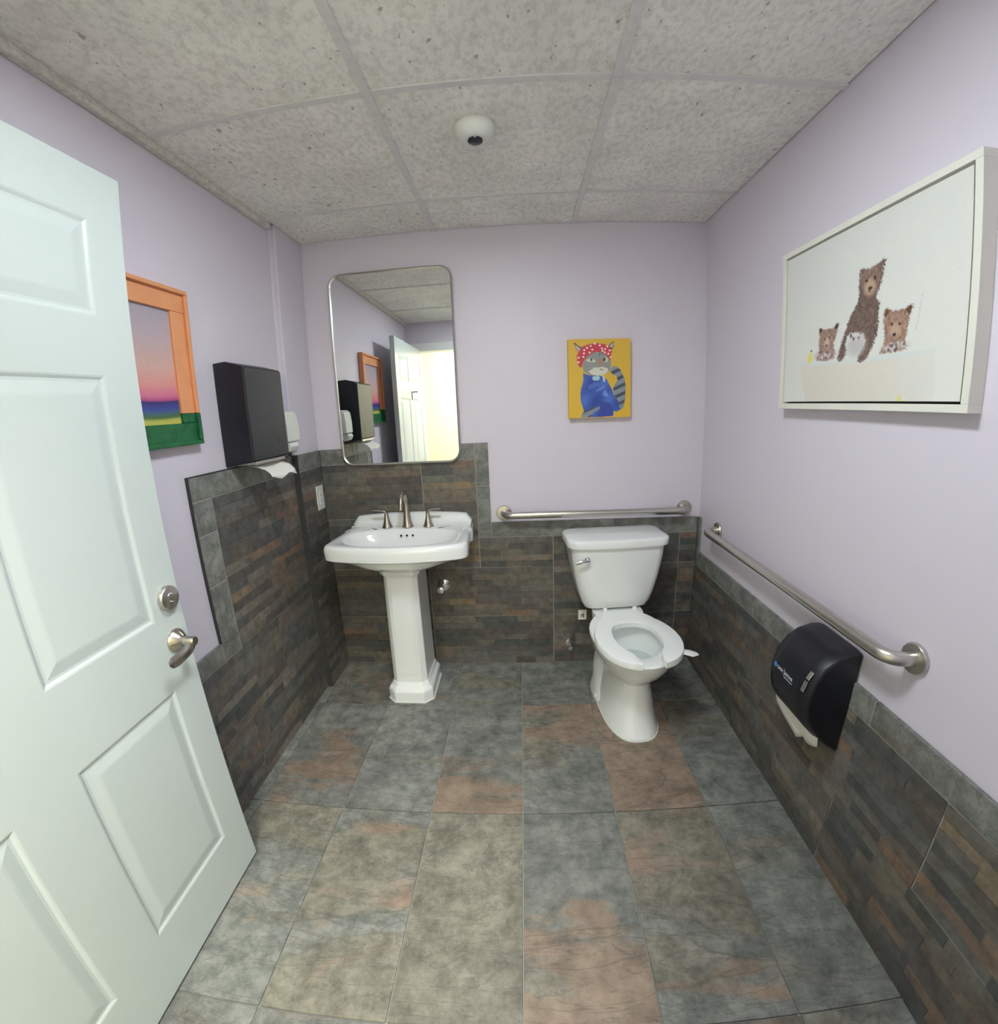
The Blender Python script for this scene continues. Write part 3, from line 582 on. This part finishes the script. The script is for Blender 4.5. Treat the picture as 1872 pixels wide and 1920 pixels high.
# ------------------------------------------------------------------ toilet
TX, TR = 1.535, math.radians(4)
tb = thing('toilet', 'white two-piece toilet with an open-front seat and no lid', 'toilet', (TX, -.012, 0))
def egg(hw, yf, yb, z, n=44, sq=2.0, cx=0.0):
    """plan ring: half width hw, front tip yf, back yb (local, tank at y = 0)"""
    ym = yb - (yb - yf) * .45; out = []
    for k in range(n):
        a = 2 * PI * k / n; s, c_ = math.sin(a), math.cos(a); ex = 2 / sq
        x = hw * math.copysign(abs(c_) ** ex, c_); y = ym + (yb - ym if s > 0 else ym - yf) * math.copysign(abs(s) ** ex, s)
        out.append(Vector((TX + cx + x, -.012 + y, z)))
    return out
bm = BM()
loft(bm, [egg(.128, -.672, -.19, 0, sq=2.5), egg(.127, -.672, -.19, .012, sq=2.5), egg(.118, -.655, -.20, .03, sq=2.5), egg(.108, -.63, -.20, .10, sq=2.5), egg(.100, -.60, -.20, .18, sq=2.4), egg(.100, -.59, -.19, .235, sq=2.3),
          egg(.118, -.625, -.18, .27, sq=2.2), egg(.150, -.675, -.17, .315, sq=2.15), egg(.172, -.708, -.17, .36, sq=2.1), egg(.181, -.722, -.18, .395, sq=2.1), egg(.183, -.726, -.185, .410, sq=2.1), egg(.178, -.720, -.19, .416, sq=2.1),
          egg(.126, -.655, -.345, .416), egg(.118, -.645, -.355, .408), egg(.122, -.650, -.35, .385), egg(.116, -.64, -.36, .33), egg(.088, -.60, -.39, .27), egg(.062, -.55, -.41, .22)], True, True)
obj('bowl', bm, M['porcelain'], tb, smooth=True, bevel=0)
bm = BM()   # bulge of the trapway and foot at the back
loft(bm, [egg(.138, -.44, -.16, 0, sq=3), egg(.138, -.44, -.16, .02, sq=3), egg(.124, -.40, -.16, .08, sq=2.5), egg(.122, -.38, -.16, .17, sq=2.4), egg(.108, -.36, -.15, .24, sq=2.3), egg(.112, -.34, -.13, .33), egg(.125, -.33, -.11, .40, sq=2.5), egg(.125, -.33, -.11, .425, sq=2.5)])
obj('trapway', bm, M['porcelain'], tb, smooth=True)
bm = BM(); loft(bm, [egg(.100, -.615, -.375, .295), egg(.0995, -.614, -.376, .297)]); obj('water', bm, M['water'], tb)
bm = BM(); loft(bm, [egg(.131, -.676, -.155, .0, sq=2.6), egg(.131, -.676, -.155, .005, sq=2.6)]); obj('caulk', bm, M['caulk'], tb)
# tank
bm = BM(); tk = lambda z, hx, y0, y1, r, bow: rrect(TX, -.012 + (y0 + y1) / 2, hx, (y0 - y1) / 2, z, r, bow=bow)
loft(bm, [tk(.434, .140, -.03, -.19, .03, .005), tk(.440, .160, -.02, -.208, .035, .008), tk(.47, .176, -.012, -.218, .04, .012), tk(.52, .193, -.01, -.224, .045, .014), tk(.60, .212, -.008, -.228, .045, .016), tk(.70, .228, -.006, -.234, .045, .018), tk(.765, .233, -.005, -.236, .045, .018)])
obj('tank', bm, M['porcelain'], tb, smooth=True)
bm = BM()
loft(bm, [tk(.765, .236, -.004, -.238, .05, .02), tk(.766, .252, 0, -.246, .055, .022), tk(.794, .254, 0, -.248, .056, .022), tk(.801, .2505, -.002, -.2445, .054, .021), tk(.8045, .244, -.006, -.238, .050, .020), tk(.806, .232, -.014, -.228, .045, .018), tk(.8065, .15, -.06, -.18, .04, .01)])
obj('tank_lid', bm, M['porcelain'], tb, smooth=True)
# flush lever
fl = obj('flush_lever', lathe(BM(), [(.0, 0), (.013, .001), (.014, .006), (.010, .012), (.006, .014), (.006, .020)], (TX - .163, -.012 - .243, .712), (0, -1, 0), 20), M['chrome'], tb, smooth=True)
obj('handle', tube(BM(), [(TX - .155, -.278, .712), (TX - .175, -.281, .711), (TX - .20, -.281, .707), (TX - .225, -.276, .702)], [.009, .010, .009, .006], 12, flat=(1, .5), up=(0, 1, 0)), M['chrome'], tb, smooth=True)
# seat
prof = [(-.255, .070), (-.275, .098), (-.31, .106), (-.35, .128), (-.40, .160), (-.45, .180), (-.50, .190), (-.56, .192), (-.61, .183), (-.66, .163), (-.70, .134), (-.725, .103), (-.740, .072), (-.745, .050)]
inn = [(-.72, .047), (-.66, .060), (-.62, .086), (-.58, .100), (-.53, .106), (-.48, .103), (-.44, .092), (-.41, .070), (-.395, .040), (-.39, .0)]
def even(pts, n):
    D = [0]
    for p, q in zip(pts, pts[1:]): D.append(D[-1] + math.dist(p, q))
    out = []
    for k in range(n):
        s = D[-1] * k / (n - 1); i = min(max(j for j in range(len(pts)) if D[j] <= s + 1e-9), len(pts) - 2); t_ = (s - D[i]) / (D[i+1] - D[i])
        out.append((lerp(pts[i][0], pts[i+1][0], t_), lerp(pts[i][1], pts[i+1][1], t_)))
    return out
NS = 71
oh = [(x * .965, y) for y, x in reversed(prof)] + [(.03, -.252)]; ih = [(x * .97, y) for y, x in inn]
OC = even(oh + [(-x, y) for x, y in reversed(oh)], NS); IC = even(ih + [(-x, y) for x, y in reversed(ih[:-1])], NS)
sec = [(0, 0), (.0, .8), (.03, .96), (.10, 1), (.90, 1), (.97, .96), (1, .8), (1, 0)]
bm = BM(); loft(bm, [[Vector((TX + lerp(o_[0], i_[0], s), -.012 + lerp(o_[1], i_[1], s), .420 + .028 * z_)) for s, z_ in sec] for o_, i_ in zip(OC, IC)])
seat = obj('seat', bm, M['seat'], tb, smooth=True)
for s in (-1, 1): obj('hinge_cap', lathe(BM(), [(.0, 0), (.012, .001), (.012, .014), (.009, .018), (0, .019)], (TX + s * .075, -.272, .441), (0, 0, 1), 14), M['seat'], tb, smooth=True)
for s in (-1, 1): obj('bolt_cap', lathe(BM(), [(.013, 0), (.013, .008), (.009, .016), (0, .019)], (TX + s * .126, -.36, .018), (0, 0, 1), 14), M['seat'], tb, smooth=True)
obj('lift_tab', tube(BM(), [(TX + .16, -.66, .428), (TX + .19, -.672, .424), (TX + .218, -.668, .418)], [.016, .020, .010], 12, flat=(1.3, .35), up=(0, 0, 1)), M['seat'], tb, smooth=True)
tb.rotation_euler = (0, 0, TR)
# toilet water supply
t = thing('supply_valve', 'chrome toilet shut-off valve with hose on the back wall', 'valve', (1.345, -.012, .13), )
obj('escutcheon', lathe(BM(), [(.026, 0), (.024, .004), (.012, .008), (0.009, .008)], (1.335, -.0125, .125), (0, -1, 0), 22), M['chrome'], t, smooth=True)
obj('valve_body', tube(BM(), [(1.335, -.018, .125), (1.335, -.055, .125), (1.335, -.07, .125)], [.008, .010, .012], 14), M['chrome'], t, smooth=True)
obj('handle', lathe(BM(), [(.006, 0), (.016, .003), (.016, .010), (.006, .014), (0, .014)], (1.335, -.07, .125), (0, -1, -.2), 12), M['chrome'], t, smooth=True)
obj('outlet', tube(BM(), [(1.335, -.05, .125), (1.335, -.05, .155)], .008, 12), M['chrome'], t, smooth=True)
obj('hose', tube(BM(), smooth_path([(1.335, -.05, .15), (1.345, -.053, .20), (1.385, -.07, .29), (1.402, -.10, .37), (1.412, -.12, .435)]), .0065, 10), M['rubber'], t, smooth=True)
tg = tag(obj('hang_tag', box((1.368, -.118, .322), (1.412, -.1165, .378)), M['offwhite'], None, bevel=.0005), 'small white tag hanging on the toilet water hose', 'tag')
bm = BM(); add_box(bm, (1.382, -.1184, .338), (1.387, -.1178, .350)); add_box(bm, (1.392, -.1184, .333), (1.397, -.1178, .358)); add_box(bm, (1.386, -.1184, .348), (1.393, -.1178, .352))
obj('print', bm, M['dark'], tg)

# ------------------------------------------------------------------ pedestal sink
SX = .502
sk = thing('pedestal_sink', 'white pedestal sink under the mirror with a wide basin', 'sink', (SX, -.0155, 0))
ZR = .857
half = [(.0, -.487), (.10, -.483), (.20, -.470), (.275, -.452), (.312, -.438), (.330, -.420), (.337, -.395), (.332, -.30), (.326, -.22), (.322, -.19), (.333, -.17), (.336, -.145), (.325, -.12), (.322, -.09), (.322, -.0155)]
out = [(x, y) for x, y in half] + [(x, -.0155) for x in (.22, .11, 0, -.11, -.22)] + [(-x, y) for x, y in reversed(half[1:])]
def resample(P, n):
    P = [Vector((x, y, 0)) for x, y in P]; L_ = [0]
    for a, b in zip(P, P[1:] + P[:1]): L_.append(L_[-1] + (b - a).length)
    o = []
    for k in range(n):
        s = L_[-1] * k / n; i = max(j for j in range(len(P)) if L_[j] <= s + 1e-9); t_ = (s - L_[i]) / (L_[i+1] - L_[i]); q = P[(i+1) % len(P)]
        o.append(P[i].lerp(q, t_))
    return o
OUT = resample(out, 120); BC = Vector((0, -.265, 0))
def ring_out(sc, z, dy=0): return [Vector((SX + BC.x + (p.x - BC.x) * sc, BC.y + (p.y - BC.y) * sc + dy, z)) for p in OUT]
def ring_inset(d, z):
    r = []
    for i, p in enumerate(OUT):
        q = (OUT[(i+1) % len(OUT)] - OUT[i-1]).normalized(); nn = Vector((q.y, -q.x, 0)); 
        if nn.dot(p - BC) > 0: nn = -nn
        v = p + nn * d; r.append(Vector((SX + v.x, v.y, z)))
    return r
def bowl_ring(rx, ryf, ryb, z, cy=-.275, sq=2.5):
    r = []
    for p in OUT:
        a = math.atan2(p.y - cy, p.x); ry = ryb if math.sin(a) > 0 else ryf
        cc, ss = math.cos(a), math.sin(a); k = (abs(cc / rx) ** sq + abs(ss / ry) ** sq) ** (-1 / sq)
        r.append(Vector((SX + k * cc, cy + k * ss, z)))
    return r
bm = BM()
ws = -.26
loft(bm, [bowl_ring(.11, .11, .10, .700, -.24), bowl_ring(.17, .14, .14, .715, -.25), bowl_ring(.235, .175, .19, .745, -.26), ring_inset(.045, .782), ring_inset(.012, .785), ring_inset(.002, .792), ring_inset(.0, .832), ring_inset(.003, .847), ring_inset(.009, .855), ring_inset(.018, .858),
          ring_inset(.034, .8585), bowl_ring(.284, .172, .140, .857), bowl_ring(.275, .165, .132, .850), bowl_ring(.258, .150, .120, .825), bowl_ring(.21, .12, .10, .770), bowl_ring(.12, .07, .065, .742), bowl_ring(.03, .03, .03, .735)])
obj('basin', bm, M['porcelain'], sk, smooth=True)
bm = BM()   # raised ledge at the back
rows = [(-.0155, .918), (-.038, .918), (-.048, .914), (-.056, .900), (-.064, .878), (-.076, .862), (-.088, .857)]
xs = [-.318 + .636 * k / 24 for k in range(25)]
loft(bm, [[Vector((SX + x, y, z - (.016 * (abs(x) / .318) ** 2 + .032 * max(0, (abs(x) - .285) / .033) ** 2 if z > .87 else 0))) for y, z in [(-.0155, .85)] + rows + [(-.088, .85)]] for x in xs])
obj('back_ledge', bm, M['porcelain'], sk, smooth=True, bevel=.004, seg=2, angle=60)
# overflow holes in the basin's back wall
for dx in (-.030, 0, .030): obj('overflow_hole', lathe(BM(), [(.0055, 0), (.0055, .004)], (SX + dx, -.163, .826), (0, -1, .35), 12), M['dark'], sk)
obj('drain', lathe(BM(), [(.022, 0), (.022, .003), (.015, .004), (0, .004)], (SX, -.275, .734), (0, 0, 1), 20), M['nickel'], sk, smooth=True)
# pedestal
def oct_(hx, yf, yb, z, ch): return [Vector((SX - .012 + x, y, z)) for x, y in ((-hx, yb), (-hx, yf + ch), (-hx + ch, yf), (hx - ch, yf), (hx, yf + ch), (hx, yb))]
bm = BM()
loft(bm, [oct_(.116, -.385, -.12, .0, .040), oct_(.116, -.385, -.12, .060, .040), oct_(.110, -.378, -.12, .072, .036), oct_(.097, -.362, -.12, .084, .030), oct_(.092, -.354, -.12, .100, .026)])
obj('pedestal_foot', bm, M['porcelain'], sk, bevel=.005, seg=3, angle=25, smooth=True)
bm = BM()
loft(bm, [oct_(.089, -.350, -.12, .095, .024), oct_(.084, -.336, -.12, .66, .023), oct_(.088, -.340, -.12, .672, .024), oct_(.098, -.35, -.12, .685, .028), oct_(.10, -.352, -.12, .712, .030)])
obj('pedestal', bm, M['porcelain'], sk, bevel=.004, seg=3, angle=20, smooth=True)
bm = BM()
loft(bm, [[Vector((SX - .012 + x, y, z)) for x, y in ((-hx, yf), (hx, yf), (hx, yf + .006), (-hx, yf + .006))] for z, hx, yf in ((.14, .050, -.3505), (.64, .046, -.3388))])
obj('pedestal_panel', bm, M['porcelain'], sk, bevel=.002)
obj('caulk', loft(BM(), [oct_(.120, -.389, -.12, 0, .041), oct_(.120, -.389, -.12, .005, .041)]), M['caulk'], sk)
# faucet and lever handles
FYy = -.112
t = thing('faucet', 'brushed nickel gooseneck faucet in the middle of the sink deck', 'faucet', (SX - .005, FYy, .8585))
fxx = SX - .005
obj('body', lathe(BM(), [(.030, 0), (.030, .004), (.027, .012), (.022, .035), (.0175, .07), (.015, .10)], (fxx, FYy, .8585), (0, 0, 1), 28), M['nickel'], t, smooth=True)
path = smooth_path([(fxx, FYy, .947), (fxx, FYy, .988), (fxx, FYy - .012, 1.024), (fxx, FYy - .040, 1.042), (fxx, FYy - .075, 1.032), (fxx, FYy - .10, .998), (fxx, FYy - .108, .968)], 6)
obj('spout', tube(BM(), path, [lerp(.0155, .0095, min(1, k / (len(path) - 1) * 1.3)) for k in range(len(path))], 16), M['nickel'], t, smooth=True)
obj('lift_rod', tube(BM(), [(fxx, FYy + .03, .8585), (fxx, FYy + .03, .942)], .003, 8), M['nickel'], t, smooth=True)
for s, lab in ((-1, 'nickel lever tap handle left of the faucet'), (1, 'nickel lever tap handle right of the faucet')):
    hx = fxx + s * .108; t = thing('tap_handle', lab, 'tap', (hx, FYy, .8585), 'lever taps on the sink')
    obj('base', lathe(BM(), [(.028, 0), (.028, .003), (.024, .010), (.017, .03), (.012, .05), (.010, .068), (.009, .078)], (hx, FYy, .8585), (0, 0, 1), 26), M['nickel'], t, smooth=True)
    pth = smooth_path([(hx, FYy, .931), (hx + s * .006, FYy, .943), (hx + s * .03, FYy, .949), (hx + s * .070, FYy, .951)], 5)
    obj('lever', tube(BM(), pth, [lerp(.010, .0075, k / (len(pth) - 1)) for k in range(len(pth))], 12, flat=(1.1, .6), up=(0, 0, 1)), M['nickel'], t, smooth=True)
# sink stop valve
t = thing('supply_valve', 'chrome stop valve with round plate on wall beside the pedestal', 'valve', (.640, -.012, .495))
obj('escutcheon', lathe(BM(), [(.036, 0), (.036, .003), (.030, .007), (.012, .012), (.010, .012)], (.640, -.0125, .495), (0, -1, 0), 28), M['chrome'], t, smooth=True)
obj('valve_body', tube(BM(), [(.640, -.02, .495), (.640, -.06, .495), (.640, -.075, .495)], [.009, .010, .013], 14), M['chrome'], t, smooth=True)
obj('handle', lathe(BM(), [(.006, 0), (.018, .002), (.018, .012), (.008, .015), (0, .015)], (.636, -.075, .492), (0, -1, 0), 14), M['chrome'], t, smooth=True)
obj('supply_pipe', tube(BM(), smooth_path([(.640, -.055, .50), (.638, -.056, .56), (.60, -.10, .66), (.58, -.14, .73)]), .0055, 10), M['rubber'], t, smooth=True)

# ------------------------------------------------------------------ paper towel dispenser (left wall)
t = thing('paper_towel_dispenser', 'square black wall box dispensing folded paper towels on left wall', 'dispenser', (LX, -.6125, 1.283))
ya, yb = -.745, -.480; prof = [(LX, 1.652), (LX + .05, 1.655), (.098, 1.635), (.104, 1.628), (.104, 1.29), (.09, 1.283), (LX, 1.272)]
bm = BM(); loft(bm, [[Vector((x, y, z)) for x, z in prof] for y in (ya, yb)]); body_ = obj('housing', bm, M['black'], t, bevel=.003, seg=2)
obj('front_cover', box((.1035, ya + .004, 1.292), (.1065, yb - .004, 1.626)), M['charcoal'], t, bevel=.001)
obj('level_window', box((.1062, -.555, 1.335), (.1069, -.552, 1.372)), M['dark'], t)
obj('slot_lip', box((.02, ya + .02, 1.272), (.10, yb - .03, 1.284)), M['steel'], t, bevel=.001)
bm = BM()
secs = [((.035, 1.285), (.035, 1.285)), ((.05, 1.262), (.05, 1.262)), ((.085, 1.252), (.078, 1.258)), ((.118, 1.262), (.100, 1.270)), ((.128, 1.248), (.125, 1.252))]
vs = []
for i in range(13):
    u = i / 12; y = lerp(-.705, -.515, u); k = math.sin(u * PI)
    vs.append([Vector((lx, y, z)) for lx, z in ((.050, 1.270), (.070, 1.266 - .006 * k), (.095, 1.260 - .010 * k), (.122, 1.250 - .014 * k), (.140, 1.236 - .014 * k - .004 * u), (.148, 1.214 + .008 * math.cos(u * 9)))])
loft(bm, vs, False, False, closed=False)
pt = tag(obj('paper_towel', bm, M['paper'], None, smooth=True), 'white folded paper towel hanging from the black wall dispenser', 'paper towel')
sm = pt.modifiers.new('thickness', 'SOLIDIFY'); sm.thickness = .0012

# soap dispenser and outlet
t = thing('soap_dispenser', 'white soap dispenser on the left wall behind the black towel dispenser', 'dispenser', (LX, -.37, 1.285))
bm = BM(); loft(bm, [[Vector((x, y, z)) for x, z in ((LX, 1.472), (.055, 1.470), (.072, 1.455), (.078, 1.40), (.078, 1.335), (.05, 1.333), (LX, 1.30))] for y in (-.42, -.312)])
obj('housing', bm, M['offwhite'], t, bevel=.006, seg=3)
obj('push_bar', loft(BM(), [[Vector((x, y, z)) for x, z in ((.030, 1.331), (.074, 1.331), (.082, 1.315), (.070, 1.292), (.045, 1.286))] for y in (-.412, -.338)]), M['offwhite'], t, bevel=.004, seg=2)
obj('nozzle', lathe(BM(), [(.008, 0), (.008, .012), (.005, .016)], (.05, -.375, 1.288), (0, 0, -1), 12), M['charcoal'], t, smooth=True)
t = thing('wall_outlet', 'white outlet plate on the dark tile left of the sink', 'outlet', (LX2 + .012, -.075, 1.02))
ox = LX2 + .0135
obj('plate', box((ox - .002, -.115, .958), (ox + .005, -.040, 1.084)), M['offwhite'], t, bevel=.002)
obj('receptacle', box((ox + .004, -.095, .986), (ox + .0075, -.060, 1.056)), M['white_paint'], t, bevel=.001)
for z in (1.003, 1.036):
    for dy in (-.006, .006): obj('slot', box((ox + .0073, -.0785 + dy - .001, z - .004), (ox + .0079, -.0785 + dy + .001, z + .004)), M['dark'], t)

# ------------------------------------------------------------------ tissue dispenser (right wall)
dy0, dy1 = -1.245, -1.035
t = thing('tissue_dispenser', 'glossy black toilet paper dispenser under the right grab bar', 'dispenser', (W, (dy0+dy1)/2, .41))
prof = [(0, .750), (.035, .752), (.085, .738), (.122, .712), (.148, .672), (.160, .625), (.160, .575), (.148, .535), (.125, .50), (.095, .468), (.060, .436), (.028, .415), (0, .405)]
def crown(y, s): 
    return [Vector((W - max(d * (s if d > .02 else 1), .0145 if z < .67 else .0005), y, lerp(.58, z, 1 - (1 - s) * .35))) for d, z in prof]
rings = []
for k in range(9):
    u = k / 8; y = lerp(dy0, dy1, u); e = abs(2 * u - 1); s = 1 - .10 * max(0, (e - .72) / .28) ** 2; rings.append(crown(y, s))
bm = BM(); loft(bm, rings); obj('cover', bm, M['black'], t, smooth=True, bevel=.006, seg=3, angle=50)
obj('back_plate', box((W, dy0 + .01, .42), (W - .02, dy1 - .01, .745)), M['black'], t)
for a, b in ((.668, .690), (.630, .662)):
    pa = [Vector((W - interp([(.5, .125), (.575, .160), (.625, .160), (.672, .1475), (.712, .122), (.75, .04)], z) - .001, dy0 + .022, z)) for z in (a, (a+b)/2, b)]
    obj('level_window', tube(BM(), pa, .0045, 8, flat=(1.6, .4), up=(-1, 0, 0)), M['steel'], t, smooth=True)
# logo on the cover: blue disc and the two words
lx = lambda z: W - interp([(.5, .125), (.535, .148), (.575, .160), (.625, .160), (.672, .148)], z) - .0012
def word(txt, size, y, z, m, parent, name):
    cu = bpy.data.curves.new(name, 'FONT'); cu.body = txt; cu.size = size; cu.extrude = .0003; cu.align_x = 'LEFT'
    tmp = bpy.data.objects.new('tmp', cu); COL.objects.link(tmp); dg = bpy.context.evaluated_depsgraph_get(); dg.update()
    me = bpy.data.meshes.new_from_object(tmp.evaluated_get(dg)); bpy.data.objects.remove(tmp)
    o = bpy.data.objects.new(name, me); COL.objects.link(o); me.materials.clear(); me.materials.append(m); o.parent = parent
    o.matrix_local = Matrix.Translation(Vector((lx(z), y, z)) - world_loc(parent)) @ Matrix(((0, 0, -1), (-1, 0, 0), (0, 1, 0))).to_4x4()
    return o
obj('emblem', lathe(BM(), [(.0085, 0), (.0085, .0008), (0, .001)], (lx(.632), -1.080, .632), (-1, 0, 0), 20), M['blue'], t)
word('s', .011, -1.0765, .6295, M['letter'], t, 'lettering')
word('SAN', .0155, -1.093, .6265, M['letter'], t, 'lettering'); word('JAMAR', .0155, -1.129, .6265, M['letter'], t, 'lettering')
obj('lettering', box((lx(.632), -1.127, .622), (lx(.632) + .0008, -1.1278, .642)), M['letter'], t)
word('dispensing systems', .0058, -1.131, .6175, M['letter'], t, 'lettering')
# toilet paper hanging out below
bm = BM(); vs = []
for i in range(15):
    u = i / 14; y = lerp(-1.045, -1.236, u); x0 = W - lerp(.118, .082, u ** 1.5)
    zb = interp([(0, .462), (.25, .43), (.5, .41), (.62, .398), (.67, .432), (.78, .418), (.9, .418), (1, .430)], u)
    vs.append([Vector((x0 + .004 * math.sin(u * 5) + .01 * k, y - .006 * k * 0, lerp(.50, zb, k))) for k in (0, .25, .5, .75, 1)])
loft(bm, vs, False, False, closed=False)
tp = tag(obj('toilet_paper', bm, M['paper'], None, smooth=True), 'torn white toilet paper end hanging below the black dispenser', 'toilet paper')
sm = tp.modifiers.new('thickness', 'SOLIDIFY'); sm.thickness = .001

# ------------------------------------------------------------------ door, opened against the left wall
dx1, dx0 = .142, .106; dyf, dyh, dz0, dz1 = -1.268, -2.235, .012, 2.035
core = .006
door = struct(obj('door_1', box((dx0 + core, dyh, dz0), (dx1 - core, dyf, dz1)), M['door'], None, bevel=.001))
door['label'] = 'white six-panel door standing open along the left wall'
cols_ = [(dyf - .41, dyf - .098), (dyf - .865, dyf - .555)]; rows_ = [(1.695, 1.912), (.948, 1.562), (.205, .748)]
ycuts = sorted([dyh, dyf] + [v for c_ in cols_ for v in c_]); zcuts = sorted([dz0, dz1] + [v for r_ in rows_ for v in r_])
for side, (xa, xb) in enumerate(((dx1 - core, dx1), (dx0, dx0 + core))):
    bm = BM()
    for i in range(len(ycuts) - 1):
        for j in range(len(zcuts) - 1):
            ym, zm = (ycuts[i] + ycuts[i+1]) / 2, (zcuts[j] + zcuts[j+1]) / 2
            if any(a < ym < b for a, b in cols_) and any(a < zm < b for a, b in rows_): continue
            add_box(bm, (xa, ycuts[i], zcuts[j]), (xb, ycuts[i+1], zcuts[j+1]))
    bmesh.ops.remove_doubles(bm, verts=bm.verts[:], dist=1e-5)
    seen = {}
    for f in bm.faces[:]:
        k = frozenset(v.index for v in f.verts); 
    bm.verts.index_update(); dead = []
    for f in bm.faces:
        k = frozenset(v.index for v in f.verts)
        if k in seen: dead += [f, seen[k]]
        seen[k] = f
    bmesh.ops.delete(bm, geom=list(set(dead)), context='FACES_ONLY')
    bmesh.ops.dissolve_limit(bm, angle_limit=.01, verts=bm.verts[:], edges=bm.edges[:])
    obj('door_face', bm, M['door'], door)
    for a, b in cols_:
        for z0, z1 in rows_:
            sgn = 1 if side == 0 else -1; x0 = (dx1 if side == 0 else dx0)
            R = lambda d, h: [Vector((x0 + sgn * h, y, z)) for y, z in ((a + d, z0 + d), (b - d, z0 + d), (b - d, z1 - d), (a + d, z1 - d))]
            bm = BM(); loft(bm, [R(0, 0), R(.004, -.001), R(.010, -.0042), R(.016, -.0044), R(.040, -.0005), R(.046, 0)], False, True)
            obj('panel', bm, M['door'], door)
zl, yl = .872, dyf - .048
lv = obj('rosette', lathe(BM(), [(.033, 0), (.033, .002), (.030, .006), (.018, .020), (.0135, .024), (.0135, .027)], (dx1 + .0005, yl, zl), (1, 0, 0), 30), M['nickel'], door, smooth=True, label='brushed nickel rose of the door lever')
obj('lever', tube(BM(), [(dx1 + .02, yl, zl), (dx1 + .060, yl, zl), (dx1 + .062, yl, zl)], [.0125, .0125, .0115], 20), M['nickel'], lv, smooth=True)
pth = smooth_path([(dx1 + .056, yl - .002, zl - .004), (dx1 + .056, yl - .020, zl - .016), (dx1 + .050, yl - .040, zl - .022), (dx1 + .046, yl - .064, zl - .024), (dx1 + .044, yl - .086, zl - .022)], 6)
obj('lever_blade', tube(BM(), pth, [interp([(0, .010), (.3, .010), (.7, .014), (.9, .013), (1, .006)], k / (len(pth) - 1)) for k in range(len(pth))], 14, flat=(1.12, .24), up=(1, 0, .2)), M['nickel'], lv, smooth=True)
zd, yd = .995, dyf - .044
db = obj('deadbolt', lathe(BM(), [(.033, 0), (.033, .010), (.031, .0135), (.0295, .0145)], (dx1 + .0005, yd, zd), (1, 0, 0), 32), M['steel'], door, smooth=True, label='round deadbolt indicator')
obj('indicator', lathe(BM(), [(.0290, 0), (.0290, .001)], (dx1 + .0135, yd, zd), (1, 0, 0), 32), mat('indicator_grey', srgb(84, 92, 90), .45), db)
arc = [Vector((dx1 + .0150, yd + .009 * math.cos(a), zd + .004 + .008 * math.sin(a))) for a in [math.radians(d) for d in range(30, 170, 14)]]
obj('mark', tube(BM(), arc, .0014, 6), M['letter'], db); obj('mark', tube(BM(), [(dx1 + .0150, yd + .005, zd - .012), (dx1 + .0150, yd - .006, zd - .008)], .0013, 6), M['letter'], db)
obj('latch_plate', box((dx0 + .006, dyf - .0002, zl - .03), (dx1 - .006, dyf + .0012, zl + .03)), M['nickel'], door)
# hook high on the door, seen in the mirror
t = thing('coat_hook', 'thin black angled coat hook on the white door, seen in the mirror', 'hook', (dx1, -1.75, 1.62))
obj('plate', box((dx1 + .0002, -1.757, 1.55), (dx1 + .004, -1.743, 1.625)), M['black'], t, bevel=.001)
obj('arm', tube(BM(), [(dx1 + .003, -1.75, 1.618), (dx1 + .03, -1.75, 1.62), (dx1 + .055, -1.75, 1.618)], .004, 10), M['black'], t, smooth=True)

# ------------------------------------------------------------------ ceiling fixtures
cxs, cys = .978, -.80
t = thing('smoke_detector', 'round white ceiling sensor with a small dark lens', 'detector', (cxs, cys, H))
obj('housing', lathe(BM(), [(.062, 0), (.064, .006), (.062, .018), (.054, .032), (.038, .042), (.030, .044)], (cxs, cys, H - .0005), (0, 0, -1), 36), M['offwhite'], t, smooth=True)
obj('lens', lathe(BM(), [(.024, 0), (.023, .005), (.016, .009), (0, .011)], (cxs, cys, H - .0435), (0, 0, -1), 26), M['darkgrey'], t, smooth=True)
t = thing('ceiling_light', 'round flush ceiling light glowing at the top edge of the photo', 'light', (1.0, -1.455, H))
obj('trim_ring', lathe(BM(), [(.178, 0), (.178, .004), (.172, .007), (.165, .0072)], (1.0, -1.455, H), (0, 0, -1), 40, True, False), M['white_paint'], t, smooth=True)
obj('lens', lathe(BM(), [(.165, .0), (.165, .0065), (.12, .009), (0, .010)], (1.0, -1.455, H), (0, 0, -1), 40), M['glow'], t, smooth=True)
# small box high in the hallway, seen in the mirror
t = thing('wall_speaker', 'small white square box with a round grille, high in the hallway beyond', 'speaker', (.55, HY, 2.35))
obj('housing', box((.42, -2.62, 2.10), (.54, -2.66, 2.20)), M['offwhite'], t, bevel=.004)
obj('grille', lathe(BM(), [(.030, 0), (.030, .003), (.022, .004), (0, .002)], (.48, -2.6195, 2.15), (0, 1, 0), 24), M['steel'], t, smooth=True)
